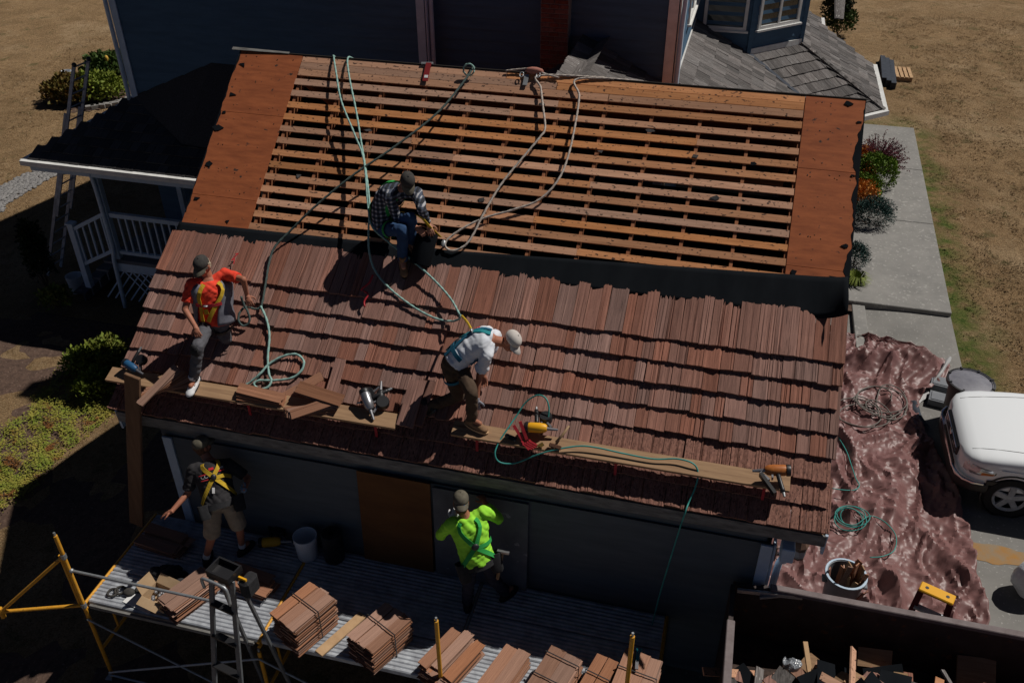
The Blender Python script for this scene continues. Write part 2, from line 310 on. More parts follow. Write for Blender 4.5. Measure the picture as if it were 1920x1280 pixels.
def lawn_mat():
    m = bpy.data.materials.new('dry_lawn'); m.use_nodes = True; t = m.node_tree; N = t.nodes.new; L = t.links.new; b = t.nodes['Principled BSDF']
    b.inputs['Roughness'].default_value = .95; b.inputs['Specular IOR Level'].default_value = .1
    tc = N('ShaderNodeTexCoord')
    def nz(scale, det=4, rg=.6, vec=None, dist=0):
        n = N('ShaderNodeTexNoise'); n.inputs['Scale'].default_value = scale; n.inputs['Detail'].default_value = det; n.inputs['Roughness'].default_value = rg; n.inputs['Distortion'].default_value = dist
        L(vec or tc.outputs['Object'], n.inputs['Vector']); return n.outputs[0]
    def rng(v, a, c, x=0, y=1):
        r = N('ShaderNodeMapRange'); r.inputs[1].default_value = a; r.inputs[2].default_value = c; r.inputs[3].default_value = x; r.inputs[4].default_value = y; L(v, r.inputs[0]); return r.outputs[0]
    def mix(f, a, c):
        x = N('ShaderNodeMix'); x.data_type = 'RGBA'; L(f, x.inputs[0])
        for i, q in ((6, a), (7, c)):
            if isinstance(q, tuple): x.inputs[i].default_value = (*q, 1)
            else: L(q, x.inputs[i])
        return x.outputs[2]
    c = mix(rng(nz(.9, 5, .65), .35, .65), (.44, .285, .15), (.27, .17, .085))
    c = mix(rng(nz(.35, 4, .6), .5, .7), c, (.52, .37, .22))
    c = mix(rng(nz(1.6, 5, .7, dist=.5), .57, .68), c, (.13, .115, .045))
    c = mix(rng(nz(5.5, 5, .75, dist=1.0), .5, .66), c, (.2, .12, .058))
    c = mix(rng(nz(4.2, 5, .75, dist=1.2), .58, .7), c, (.5, .37, .23))
    mp = N('ShaderNodeMapping'); L(tc.outputs['Object'], mp.inputs[0]); mp.inputs['Scale'].default_value = (14, 26, 10); mp.inputs['Rotation'].default_value = (0, 0, .5)
    c = mix(rng(nz(1, 6, .75, mp.outputs[0], .8), .36, .64), mix(rng(nz(30, 3), .4, .6), c, (.12, .075, .036)), c)
    c = mix(rng(nz(55, 4, .7), .54, .64), c, (.46, .34, .2))
    sp = N('ShaderNodeSeparateXYZ'); L(tc.outputs['Object'], sp.inputs[0])
    d = N('ShaderNodeMath'); d.operation = 'ADD'; L(sp.outputs[0], d.inputs[0]); nn = N('ShaderNodeMath'); nn.operation = 'MULTIPLY'; nn.inputs[1].default_value = -1.6; L(nz(.9, 4), nn.inputs[0]); L(nn.outputs[0], d.inputs[1])
    band = N('ShaderNodeMath'); band.operation = 'MULTIPLY'; L(rng(d.outputs[0], 11.9-.8, 12.5-.8, 1, 0), band.inputs[0]); L(rng(sp.outputs[0], 9.3, 9.8), band.inputs[1])
    b2 = N('ShaderNodeMath'); b2.operation = 'MULTIPLY'; L(band.outputs[0], b2.inputs[0]); L(rng(sp.outputs[1], 17, 14.5), b2.inputs[1])
    b3 = N('ShaderNodeMath'); b3.operation = 'MULTIPLY'; L(b2.outputs[0], b3.inputs[0]); L(rng(nz(3, 4), .3, .55), b3.inputs[1])
    c = mix(b3.outputs[0], c, mix(rng(nz(12, 4), .4, .6), (.07, .115, .022), (.16, .17, .05)))
    L(c, b.inputs['Base Color'])
    bp = N('ShaderNodeBump'); bp.inputs['Strength'].default_value = .9; bp.inputs['Distance'].default_value = .09; L(nz(1, 6, .8, mp.outputs[0], .8), bp.inputs['Height']); L(bp.outputs[0], b.inputs['Normal'])
    return m
M['lawn'] = lawn_mat()
g = sheet('lawn', 'lawn', -70, 70, -30, 130, 2.0, -.012)
sheet('dry_lawn_field', 'lawn', -17, 19, -14, 26, .3, -.004, amp=.012, fr=2.1)
sheet('bare_soil', 'soil', -14, 1.5, -13, 2.2, .3, .004, inside=lambda x, y: y < 1.9+.25*noise.noise(V((x*.8, 0, 0))) and x > -13.5+noise.noise(V((0, y*.7, 0))), amp=.05, fr=1.7)
# driveway, path and step
def drive_in(x, y): return x > 7.2 and (y < 2.55 or x < 11.62)
sheet('driveway', 'drive', .8, 40, -20, 5.3, .25, .006, inside=lambda x, y: (y < -3.4 and x > .8+(y+20)*.0) or (x > 8.0 and (y < 2.5 or x < 11.66)))
mb = MB(); zt = gz(11, 9)+.13
for y0, y1 in ((5.17, 9.13), (9.15, 12.3), (12.32, 15.4)):
    o = MB()
    xl0, xl1 = 9.55, 9.9
    o.hexa([(xl0, y0, -.3), (11.6+(y0-5.1)*.032, y0, -.3), (11.6+(y1-5.1)*.032, y1, -.3), (xl0, y1, -.3), (xl0, y0, .185), (11.6+(y0-5.1)*.032, y0, .185), (11.6+(y1-5.1)*.032, y1, .185), (xl0, y1, .185)])
    obj('path_slab', o, 'concrete', kind='structure', bevel=.012)
o = MB(); o.box((9.85, 4.3, .06), (.25, 1.7, .12)); obj('kerb', o, 'concrete', kind='structure', bevel=.01)
# planting bed between the garage and the path (a curved edge)
bed = [(8.1, 4.9), (9.75, 4.9), (9.85, 6.6), (9.8, 7.6), (10.25, 8.2), (10.5, 9.2), (10.55, 11), (10.7, 13), (10.5, 14.6), (9.5, 15), (8.1, 15)]
sheet('planting_bed', 'soil', 8.1, 10.8, 4.9, 15.1, .1, .09, inside=inpoly(bed), amp=.03, fr=4)
# oil and rust stain on the driveway: a thin film with its own outline
mb = MB(); c = atz(1868, 1040, 0.0); N0 = 40
mb.v = [V((c.x+.02, c.y+.05, gz(c.x, c.y)+.0105))]+[V((c.x+.62*math.cos(a)*(1+.5*noise.noise(V((math.cos(a)*2.5, math.sin(a)*2.5, 5)))), c.y+.2*math.sin(a)*(1+.7*noise.noise(V((math.cos(a)*2, math.sin(a)*2, 9)))), gz(c.x, c.y)+.0105)) for a in [2*PI*i/N0 for i in range(N0)]]
mb.f = [(0, i+1, (i+1) % N0+1) for i in range(N0)]
M['stain'] = mat('rust_stain', (.34, .17, .045), .9, c2=(.25, .2, .14), nscale=4)
obj('driveway_stain', mb, 'stain', kind='structure')

# ------------------------------------------------------------------ roof pieces shared by all wooden roofs
def shake_mesh(L, tb, seed, rough=1.0, n=9):
    """unit-wide split shake: x 0..1, y 0 (butt) .. L (tip), z thickness, ribbed along its length"""
    r = random.Random(seed); xs = [0]+sorted(r.uniform(.06, .94) for _ in range(n-1))+[1]; mb = MB(); sec = []
    zs = []; cur = 0
    for x in xs:
        cur = r.uniform(-1, 1)*.0045*rough-(r.random() < .16)*.006*rough; zs.append(cur)
    slant = r.uniform(-.012, .012)
    for y, th, k in ((0, tb, 1), (L*.45, tb*.42+.002, .9), (L, .006, .35)):
        yo = 0
        sec.append([V((x, y+(slant*(x-.5)+r.uniform(-.003, .003) if y == 0 else (r.uniform(-.014, .014) if y == L else 0)), th+z*k)) for x, z in zip(xs, zs)])
    for s in sec: mb.v += s
    m = len(xs)
    for j in range(2):
        for i in range(m-1): mb.f.append((j*m+i, j*m+i+1, (j+1)*m+i+1, (j+1)*m+i))
    b = len(mb.v); mb.v += [V((p.x, p.y, 0)) for p in sec[0]]+[V((0, L, 0)), V((1, L, 0))]
    for i in range(m-1): mb.f.append((b+i, b+i+1, i+1, i))                     # butt face
    mb.f.append((b, 0, m, 2*m, b+m)); mb.f.append((b+m-1, b+m+1, 3*m-1, 2*m-1, m-1)); mb.f.append((2*m, 3*m-1, b+m+1, b+m))
    return mb
def mk(mb, name, m):
    me = mb.mesh(name); me.materials.append(M[m]); return me
SH = [mk(shake_mesh(.61+random.uniform(-.02, .02), random.uniform(.03, .048), 100+i, random.uniform(.6, 1.9), random.choice((5, 7, 9, 11, 13))), 'shake', 'shake') for i in range(26)]
SHN = [mk(shake_mesh(.6, random.uniform(.014, .022), 300+i, .6, 6), 'cedar_shake', 'shake_new') for i in range(10)]
SHG = [mk(shake_mesh(.4, random.uniform(.014, .022), 400+i, .8, 6), 'shingle', 'grey_shingle') for i in range(12)]
SHP = [mk(shake_mesh(.4, random.uniform(.014, .022), 500+i, .8, 6), 'shingle', 'porch_shingle') for i in range(10)]
CNT = {}
def shingle_plane(parent, meshes, org, ax, up, nrows, expo, rng, wmin=.12, wmax=.24, name='shingle', tilt=.03, base=.0, row0=0):
    """org: a point on the eave line; ax: unit vector along the eave; up: unit vector up the slope; rng(v) -> (u0, u1) clip at height v up the slope"""
    nrm = ax.cross(up).normalized()
    if nrm.z < 0: nrm = -nrm
    for k in range(row0, nrows):
        v = k*expo; u0, u1 = rng(v+.08); u = u0-random.uniform(0, .05)
        while u < u1-.03:
            w = random.uniform(wmin, wmax); w = min(w, max(.05, u1+.02-u))
            me = random.choice(meshes)
            a = (up*math.cos(tilt)-nrm*math.sin(tilt)); n2 = (nrm*math.cos(tilt)+up*math.sin(tilt))
            rr = random.uniform(-.012, .012); x2 = (ax+nrm*rr).normalized()
            inst(name, me, org+ax*(u+.003)+up*(v+random.uniform(-.008, .008))+nrm*(base+.024), (x2*(w-.006), a, n2*random.uniform(.85, 1.2)), parent)
            u += w
def quad_part(name, m, pts, parent, thick=.02):
    """a sheet with real thickness under a roof plane"""
    P = [V(p) for p in pts]; n = (P[1]-P[0]).cross(P[2]-P[0]).normalized()
    if n.z < 0: n = -n; P = P[::-1]
    mb = MB(); k = len(P); mb.v = [p-n*thick for p in P]+P; mb.f = [tuple(range(k))[::-1], tuple(range(k, 2*k))]+[(i, (i+1) % k, k+(i+1) % k, k+i) for i in range(k)]
    return obj(name, mb, m, parent)

# ------------------------------------------------------------------ garage
L = 8.44; VE = 5.333; WY = -4.14; WX0, WX1 = .47, 7.98
gar = thing('garage', (4.2, 0, 0), 'garage with a half stripped cedar shake roof, bare battens above new shakes', 'garage')
# walls: lap siding boards on the front, plain boarded gable sides
n = 14; hz = (2.42-0)/n*1.0
for k in range(16):
    z0 = -.25+k*.165; mb = MB(); mb.hexa([(WX0, WY-.03, z0), (WX1, WY-.03, z0), (WX1, WY+.01, z0), (WX0, WY+.01, z0), (WX0, WY-.004, z0+.175), (WX1, WY-.004, z0+.175), (WX1, WY+.01, z0+.175), (WX0, WY+.01, z0+.175)])
    obj('siding_board', mb, 'gsiding', gar)
mb = MB(); mb.box((4.16, WY+.08, 1.2), (WX1-WX0-.02, .1, 2.9)); obj('front_wall', mb, 'gsiding', gar)
for x, s in ((WX0+.06, 'left'), (WX1-.06, 'right')):
    mb = MB(); P = [(WY+.13, -.8), (3.6, -.8), (3.6, 6-3.6*.7519-.18), (0, 5.8), (WY+.13, 6-(-WY-.13)*.7519-.18)]
    mb.v = [V((x-.05, a, b)) for a, b in P]+[V((x+.05, a, b)) for a, b in P]; k = 5
    mb.f = [tuple(range(k)), tuple(range(k, 2*k))[::-1]]+[(i, k+i, k+(i+1) % k, (i+1) % k) for i in range(k)]
    obj('gable_wall', mb, 'gsiding', gar, fix=True)
for x in (WX0+.06, WX1-.07):
    mb = MB(); mb.box((x, WY-.035, 1.06), (.13, .03, 2.7)); obj('corner_board', mb, 'trim', gar, bevel=.004)
mb = MB(); mb.box((WX1+.018, WY+.05, 1.06), (.03, .13, 2.7)); obj('corner_board', mb, 'trim', gar, bevel=.004)
mb = MB(); mb.box((4.2, -.2, 2.55), (7.3, 7.4, .04)); obj('attic_floor', mb, 'dark', gar)  # floor coloured near-black, attic shade put into the colour
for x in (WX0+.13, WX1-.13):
    mb = MB(); mb.add([(x, -4, 2.5), (x, 3.6, 2.5), (x, 3.6, 3.05), (x, 0, 5.75), (x, -4, 2.8)], [(0, 1, 2, 3, 4)]); obj('attic_shade_sheet', mb, 'dark', gar)  # added dark sheets, painting shade over the inner gable walls
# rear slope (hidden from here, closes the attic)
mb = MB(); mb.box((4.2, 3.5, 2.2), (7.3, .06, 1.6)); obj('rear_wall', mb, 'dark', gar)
quad_part('rear_sheathing', 'ply', [(0, .02, 5.93), (L, .02, 5.93), (L, 3.66, 6-3.66*.7519-.07), (0, 3.66, 6-3.66*.7519-.07)], gar, .02)
mb = MB(); mb.box((4.22, .0, 5.86), (8.3, .04, .16)); obj('ridge_board', mb, 'rafter', gar)
# rafters
for k in range(-7, 6):
    u = 4.6726+.6096*k
    if u < .1 or u > L-.1: continue
    mb = MB(); mb.hexa([RP(u-.02, .02, -.17), RP(u+.02, .02, -.17), RP(u+.02, VE-.06, -.12), RP(u-.02, VE-.06, -.12), RP(u-.02, .02, -.022), RP(u+.02, .02, -.022), RP(u+.02, VE-.06, -.022), RP(u-.02, VE-.06, -.022)][::1])
    obj('rafter', mb, 'rafter', gar, fix=True)
for x in (0.02, L-.02):      # fly rafters at the rakes
    mb = MB(); mb.hexa([RP(x-.02, .0, -.19), RP(x+.02, .0, -.19), RP(x+.02, VE, -.19), RP(x-.02, VE, -.19), RP(x-.02, .0, -.024), RP(x+.02, .0, -.024), RP(x+.02, VE, -.024), RP(x-.02, VE, -.024)])
    obj('barge_board', mb, 'fascia', gar, fix=True)
UL, UR = .956, 7.736
def slope_board(name, u0, u1, v0, v1, m, h=0, th=.02, jit=.0):
    mb = MB(); j = [random.uniform(-jit, jit) for _ in range(4)]
    mb.hexa([RP(u0, v1+j[0], h-th), RP(u1, v1+j[1], h-th), RP(u1, v0+j[2], h-th), RP(u0, v0+j[3], h-th), RP(u0, v1+j[0], h), RP(u1, v1+j[1], h), RP(u1, v0+j[2], h), RP(u0, v0+j[3], h)])
    return obj(name, mb, m, gar)
for i, v in enumerate((.0, .108, .216)):       # three tight boards along the ridge
    for a, b in ((UL+.01, 3.9+i*.7), (3.91+i*.7, UR-.01)): slope_board('ridge_batten', a, b, v+.003, v+.106, 'batten', jit=.002, h=random.uniform(-.002, .002))
for k in range(13):
    v = .381+.1852*k; cuts = sorted(4.6726+.6096*random.choice(range(-4, 4)) for _ in range(2)) if k % 2 else [4.6726+.6096*random.choice(range(-4, 4))]
    e = [UL+.01-random.uniform(0, .03)]+cuts+[UR-.008]
    for a, b in zip(e[:-1], e[1:]):
        if b-a > .2: slope_board('batten', a+.001, b-.001, v, v+.09, 'batten', jit=.004, h=random.uniform(-.003, .002))
for v in (2.81, 3.02, 3.28, 3.53, 3.79, 4.05, 4.3, 4.56, 4.82, 5.08, 5.3): slope_board('batten', .02, L-.02, v-.04, v+.04, 'batten', h=-.002)
for u0, u1, vs in ((-.005, UL, (0.0, 1.0, 2.29, 2.725)), (UR, L+.005, (0.0, 1.02, 2.31, 2.6))):
    for a, b in zip(vs[:-1], vs[1:]): slope_board('plywood_panel', u0, u1, a+.004, b-.002, 'ply', h=.004+random.uniform(-.001, .001))
mb = MB(); mb.bar(RP(-.01, -.008, -.004), RP(L+.01, -.008, -.004), .03, .02, up=V((0, 0, 1))); obj('ridge_lip', mb, 'dark', gar)
# loose torn flashing along the ridge end and the left rake
mb = MB(); mb.add([RP(-.12, -.03, .03), RP(.75, -.03, .01), RP(.75, .0, .015), RP(-.12, .02, .035)], [(0, 1, 2, 3)]); obj('torn_flashing', mb, 'fascia', gar)
# felt: an old strip under the top shakes on the left, the new strip curling up at the right rake
def felt(name, u0, u1, v0, v1, curl=False, h=.012, nu=60):
    mb = MB(); nv = 7
    for i in range(nu+1):
        for j in range(nv+1):
            u = lerp(u0, u1, i/nu); v = lerp(v0(u), v1, j/nv); hh = h+.004*noise.noise(V((u*2, v*3, 1)))
            if curl:
                t = max(0, (u-(u1-.5))/.5); hh += .24*t*t*sstep(.25+j/nv*.9); u -= .12*t*t
            if v > 2.8: hh = min(hh, .012) if not curl else hh
            mb.v.append(RP(u, v, hh))
    for i in range(nu):
        for j in range(nv): a = i*(nv+1)+j; mb.f.append((a, a+1, a+nv+2, a+nv+1))
    me = mb.mesh(name, wloc(gar)); me.materials.append(M['felt']); smoothshade(me); o = bpy.data.objects.new(name, me); COL.objects.link(o); o.parent = gar
    s = o.modifiers.new('t', 'SOLIDIFY'); s.thickness = .004; return o
felt('felt_sheet', -.04, 3.6, lambda u: 2.72-.02*u, 3.1, h=.009)
felt('felt_sheet', 3.35, L+.1, lambda u: 2.66-.055*(u-3.6), 2.93, curl=True, h=.013)
# torn felt scraps and shingle crumbs left on the old sheathing
def scrap(nm, c, r, m='felt', h=.008):
    a0 = random.uniform(0, 6); n_ = random.choice((3, 4, 5)); mb = MB(); pts = []
    for i in range(n_): a = a0+2*PI*i/n_+random.uniform(-.4, .4); pts.append((c[0]+r*random.uniform(.5, 1.2)*math.cos(a), c[1]+.6*r*random.uniform(.5, 1.2)*math.sin(a)))
    mb.v = [RP(u, v, h) for u, v in pts]+[RP(u, v, h+.006) for u, v in pts]; mb.f = [tuple(range(n_))[::-1], tuple(range(n_, 2*n_))]+[(i, (i+1) % n_, n_+(i+1) % n_, n_+i) for i in range(n_)]
    obj(nm, mb, m, gar, fix=True)
def ruv(x, y): p = RPX(x, y, 0); return p.x, -p.y/RC
for x, y, r_ in ((455, 122, .09), (436, 178, .06), (421, 211, .04), (407, 242, .1), (392, 308, .07), (369, 373, .06), (428, 416, .05), (1488, 512, .06), (1560, 521, .07), (1585, 461, .05), (1412, 307, .06), (1590, 195, .06), (1610, 230, .04), (1598, 330, .04)): scrap('felt_scrap', ruv(x, y), r_)
for x, y in ((1303, 294), (903, 375), (1340, 371), (1128, 285), (690, 245), (560, 330), (1220, 245), (1015, 195)): scrap('shingle_crumb', ruv(x, y), .06, 'porch_shingle', .004)
for e_, s_, w_ in ((L+.006, -1, .075), (-.006, 1, .03)):
    mb = MB()
    for i in range(91):
        v = .01+2.56*i/90; w = w_*max(.06, .45+1.1*noise.noise(V((v*3.1, e_, 0)))+.5*noise.noise(V((v*11, e_, 2)))); mb.v += [RP(e_, v, .0075), RP(e_+s_*w, v, .0075), RP(e_+s_*w, v, .0045), RP(e_, v, .0045)]
    for i in range(90): k = i*4; mb.f += [(k, k+1, k+5, k+4), (k+1, k+2, k+6, k+5)]
    obj('felt_fringe', mb, 'felt', gar)
for k in range(60):
    u0, u1 = random.choice(((.05, .9), (7.8, 8.38))); mb = MB(); u, v = random.uniform(u0, u1), random.choice((.1, .5, .9, 1.1, 1.5, 1.9, 2.2))+random.uniform(-.03, .03); mb.box(RP(u, v, .006), (.011, .011, .005), ax=(RX, RUP, RN)); obj('nail_head', mb, 'rafter' if k % 3 else 'black', gar)
# shakes: eight courses; small shaded ones below the toe boards are joined as one mass
E1 = .2698; VC = 3.4446; rest = MB(); nsh = 0; cand = []
for k in range(8):
    v = VC+k*E1; u = -.085+random.uniform(-.02, .01)
    while u < L+.0:
        w = random.choice((random.uniform(.09, .15), random.uniform(.13, .2), random.uniform(.16, .25)))
        if u+w > L+.02: w = L+.03-u
        if w < .05: break
        cand.append((k, u, w, v)); u += w
def shake_axes(k):
    t = .075; up = (RUP*math.cos(t)-RN*math.sin(t)); nn = (RN*math.cos(t)+RUP*math.sin(t)); return up, nn
big = sorted(cand, key=lambda c: (0 if (c[0] < 6 or c[1] > 7.3 or (c[0] == 6 and 3.6 < c[1] < 4.4)) else 1, c[0]))[:298]; bigs = set(id(c) for c in big)
for c in cand:
    k, u, w, v = c; up, nn = shake_axes(k); me = random.choice(SH); org = RP(u+.003, v+random.uniform(-.009, .009), .05+random.uniform(-.006, .006))
    ax = ((RX+RN*random.uniform(-.03, .03)).normalized()*(w-.006), up, nn)
    if id(c) in bigs: inst('shake', me, org, ax, gar)
    else: rest.add([org+ax[0]*q.co.x+ax[1]*q.co.y+ax[2]*q.co.z for q in me.vertices], [tuple(p.vertices) for p in me.polygons])
if rest.f: obj('eave_shakes', rest, 'shake', gar, kind='stuff')
# fascia and eave trim
mb = MB(); mb.bar(V((-.02, -4.27, 2.72)), V((L+.02, -4.27, 2.72)), .03, .15); obj('fascia', mb, 'fascia', gar)
mb = MB(); mb.box((4.2, -4.2, 2.655), (L-.1, .1, .015)); obj('soffit', mb, 'gsiding', gar)
for x in (-.02, L+.02):
    mb = MB(); mb.hexa([(x-.015, -4.25, 2.5), (x+.015, -4.25, 2.5), (x+.015, -3.9, 2.6), (x-.015, -4.0, 2.6), (x-.015, -4.28, 2.8), (x+.015, -4.28, 2.8), (x+.015, -3.9, 2.95), (x-.015, -3.9, 2.95)]); obj('rake_return', mb, 'trim', gar)
# short white gutter end and downspout at the right corner
mb = MB(); mb.box((8.12, -4.2, 2.42), (.14, .2, .2)); obj('gutter_box', mb, 'trim', gar, bevel=.01)
mb = MB(); mb.tube(smooth_path([(8.12, -4.2, 2.34), (8.12, -4.15, 2.2), (8.09, -4.05, 2.05), (8.07, -4.02, 1.0), (8.07, -4.02, .1)], .1), .04, 8); obj('downspout', mb, 'trim', gar, smooth=True)

# boards leaning against the wall
for n_, x0, x1, z1, m_, lb in (('plywood_board', 3.1, 4.03, aty(746, 896, WY-.04).z, 'brownpl', 'brown plywood board leaning on the shaded garage wall beside the grey board'), ('painted_board', 4.06, 5.23, aty(900, 929, WY-.04).z, 'greypl', 'scuffed grey painted board leaning on the garage wall behind the lime shirted worker')):
    mb = MB(); mb.hexa([(x0, WY-.13, .985), (x1, WY-.13, .985), (x1, WY-.115, .985), (x0, WY-.115, .985), (x0, WY-.045, z1), (x1, WY-.045, z1), (x1, WY-.03, z1), (x0, WY-.03, z1)]); obj(n_, mb, m_, label=lb, cat='board')
# ------------------------------------------------------------------ house behind
YA, YB, XS = 4.0, 4.3, 5.75; XL, XM = -5.05, 1.35; TOP = 11; TPL = 6.5; BTOP = 7.0
K = atz(1402, 102, 3.8); SL = .564; GZ = 2.7
H = V((8.11, K.y+1.12-.0, 3.8)); H.x = K.x+1.12
hou = thing('house', (0, 6, 0), 'two storey blue grey house with lap siding behind the garage', 'house')
def siding(x0, y0, x1, y1, z0, z1, dz=.2, zb=None):
    d = V((x1-x0, y1-y0, 0)); n_ = V((d.y, -d.x, 0)).normalized(); z = z0
    while z < z1:
        mb = MB(); a, b = V((x0, y0, z)), V((x1, y1, z)); t = V((0, 0, min(dz+.012, z1-z)))
        mb.hexa([a+n_*.032, b+n_*.032, b-n_*.01, a-n_*.01, a+n_*.004+t, b+n_*.004+t, b-n_*.01+t, a-n_*.01+t]); obj('siding_board', mb, 'siding', hou); z += dz
siding(XL, YA, XM, YA, 2.9, TPL); siding(XM, YB, XS, YB, 3.3, TOP)
for (a, b, c, d, tp) in ((XL, YA+.08, XM, YA+.5, TPL), (XM-.3, YB+.06, XS-.02, YB+.5, TOP)):
    mb = MB(); mb.box(((a+c)/2, (b+d)/2, tp/2-.4), (c-a-.02, d-b, tp+.75)); obj('wall', mb, 'siding', hou)
mb = MB(); mb.box((XS-.06, 6.7, 5.5), (.1, 4.8, 10.9)); obj('wall', mb, 'siding', hou)
siding(XS, YB, XS, K.y, 4.35, 8.0)
mb = MB(); mb.box((XL+.05, 9, 2.8), (.1, 9.1, 7.3)); obj('wall', mb, 'siding', hou)
for x, y, w, d in ((XL+.07, YA-.035, .15, .03), (XM-.07, YA-.035, .15, .03), (XM+.03, YA+.12, .03, .3), (XS-.08, YB-.035, .17, .03), (XS+.035, YB+.07, .03, .18)):
    mb = MB(); tp_ = TPL if y < 4.2 else TOP; mb.box((x, y, (tp_+2.6)/2), (w, d, tp_-2.6)); obj('corner_board', mb, 'trim' if y < 4.2 else 'white', hou, bevel=.004)
mb = MB(); mb.bar(V((XS+.035, YB+.2, 4.42)), V((XS+.035, K.y-.02, 4.42)), .035, .2); obj('skirt_board', mb, 'white', hou)
for pts in ([(XM+.1, YA+.06, 6.5), (XM+.1, YA+.06, 3.2)], [(XL-.05, YA-.07, 6.5), (XL-.05, YA-.07, 3.45)], [(XS+.12, YB-.03, 7.1), (XS+.1, YB-.03, 5.9), (XS+.09, YB-.05, 5.6), (XS+.085, YB-.05, 4.2)]):
    mb = MB(); mb.tube(smooth_path(pts, .2), .042, 8); obj('downspout', mb, 'trim', hou, smooth=True)
quad_part('main_roof', 'porch_shingle', [(XL-.35, YA-.02, TPL), (XM, YA-.02, TPL), (XM, 9.5, TPL+2.8), (XL-.35, 9.5, TPL+2.8)], hou, .08)
quad_part('main_roof', 'porch_shingle', [(XL-.35, 9.5, TPL+2.8), (XM, 9.5, TPL+2.8), (XM, 14.5, TPL), (XL-.35, 14.5, TPL)], hou, .08)
# brick chimney on the recessed wall
ch = MB(); ch.box((3.68, YB-.12, 5.9), (.49, .24, 2.6)); ch = obj('chimney', ch, 'mortar', hou)
bm_ = MB(); bm_.box((0, 0, 0), (.205, .02, .062)); bme = mk(bm_, 'brick', 'brick')
for r_ in range(30):
    for c in range(3 if r_ % 2 else 2):
        x = 3.68+(c-1)*.163 if r_ % 2 else 3.68+(c-.5)*.235
        inst('brick', bme, (x, YB-.248, 4.66+r_*.078), (V((.72 if r_ % 2 else 1.08, 0, 0)), V((0, 1, 0)), V((0, 0, 1))), ch)
mb = MB(); mb.box((3.72, YB-.1, 4.62), (.62, .35, .16)); obj('chimney_flashing', mb, 'greypl', hou)
# windows
def window(c, ax, nrm, w, h, mull=0, fm='white', glass='glass'):
    fr = MB(); up = V((0, 0, 1)); t = .07
    for s in (-1, 1):
        fr.box(c+ax*(s*(w/2-t/2))+nrm*.03, (t, .06, h), ax=(ax, nrm, up)); fr.box(c+up*(s*(h/2-t/2))+nrm*.032, (w-.002, .06, t), ax=(ax, nrm, up))
    fo = obj('window', fr, fm, hou, fix=True)
    for k in range(mull): m_ = MB(); m_.box(c+ax*(w*((k+1)/(mull+1)-.5))+nrm*.028, (.06, .05, h-.1), ax=(ax, nrm, up)); obj('mullion', m_, fm, fo, fix=True)
    n_ = mull+1; pw = (w-2*t)/n_
    for k in range(n_): g_ = MB(); g_.box(c+ax*(-w/2+t+pw*(k+.5))+nrm*.012, (pw-.03, .02, h-2*t), ax=(ax, nrm, up)); obj('pane', g_, glass, fo, fix=True)
    s_ = MB(); s_.box(c-up*(h/2+.02)+nrm*.055, (w+.1, .1, .04), ax=(ax, nrm, up)); obj('sill', s_, fm, fo, fix=True)
D45 = V((.7071, .7071, 0)); N45 = V((.7071, -.7071, 0))
siding(XS, K.y, K.x, K.y, 3.8, BTOP); siding(K.x, K.y, H.x, H.y, 3.82, BTOP); siding(H.x, H.y, H.x, H.y+4, 3.82, BTOP)
mb = MB(); P = [(XS+.02, K.y+.03), (K.x-.01, K.y+.03), (H.x-.03, H.y), (H.x-.03, H.y+4), (XS+.02, H.y+4)]
mb.v = [V((a, b, 2.5)) for a, b in P]+[V((a, b, BTOP-.02)) for a, b in P]; mb.f = [tuple(range(5))[::-1], tuple(range(5, 10))]+[(i, (i+1) % 5, 5+(i+1) % 5, 5+i) for i in range(5)]; obj('bay_wall', mb, 'siding', hou, fix=True)
mb = MB(); mb.bar(K+N45*.035+V((0, 0, .06)), H+N45*.035+V((0, 0, .06)), .03, .12); obj('skirt_board', mb, 'white', hou)
for p in (K, H): mb = MB(); mb.box((p.x, p.y-.01, 5.4), (.09, .09, 3.2), rot=R(22)); obj('corner_board', mb, 'siding', hou)
a, b = aty(1320, 48, K.y), aty(1397, 53, K.y); window(V(((a.x+b.x)/2, K.y, a.z+.75)), V((1, 0, 0)), V((0, -1, 0)), b.x-a.x+.05, 1.6)
def on45(x, y): d = ray(x, y); return CAMP+d*(N45.dot(K-CAMP)/N45.dot(d))
a, b = on45(1420, 50), on45(1494, 38); window((a+b)/2+V((0, 0, .75)), D45, N45, (b-a).length+.04, 1.6, mull=1)
a, b = atx(1277, 110, XS), atx(1304, 58, XS); window(V((XS, (a.y+b.y)/2, 5.75)), V((0, 1, 0)), V((1, 0, 0)), min(3.0, abs(b.y-a.y)), 1.5, mull=2)
# weathered skirt roof: A falls to +x, B falls to the south-east, C falls to +x
SA = math.atan(SL); ca, sa = math.cos(SA), math.sin(SA)
def zA(x): return K.z+SL*(K.x-x)
def zB(x, y): return K.z-SL*((x-K.x)*.7071-(y-K.y)*.7071)
XE = K.x+(K.z-GZ)/SL; run = (K.z-GZ)/SL; slen = run/ca
rA = quad_part('skirt_roof', 'grey_shingle', [(XS, 3.9, zA(XS)), (XS, K.y, zA(XS)), (K.x, K.y, K.z), (K.x+run, K.y-.414*run, GZ), (XE, 3.9, GZ)], hou)
upA = V((-ca, 0, sa))
shingle_plane(rA, SHG, V((XE, 3.9, GZ)), V((0, 1, 0)), upA, int((XE-XS)/ca/.3), .3, lambda v: (.9 if v > 1.3 else 2.2, (K.y-3.9)-(.414*max(0, run-v*ca))), .17, .3, row0=3, tilt=.05)
e0 = K+N45*run; e0.z = GZ
hipx = K.x+1.12+run                      # gutter corner
vB = V((K.x+run, K.y-.414*run, GZ)); hB = V((H.x+run, H.y-.414*run, GZ))
rB = quad_part('skirt_roof', 'grey_shingle', [K, vB, hB, H], hou)
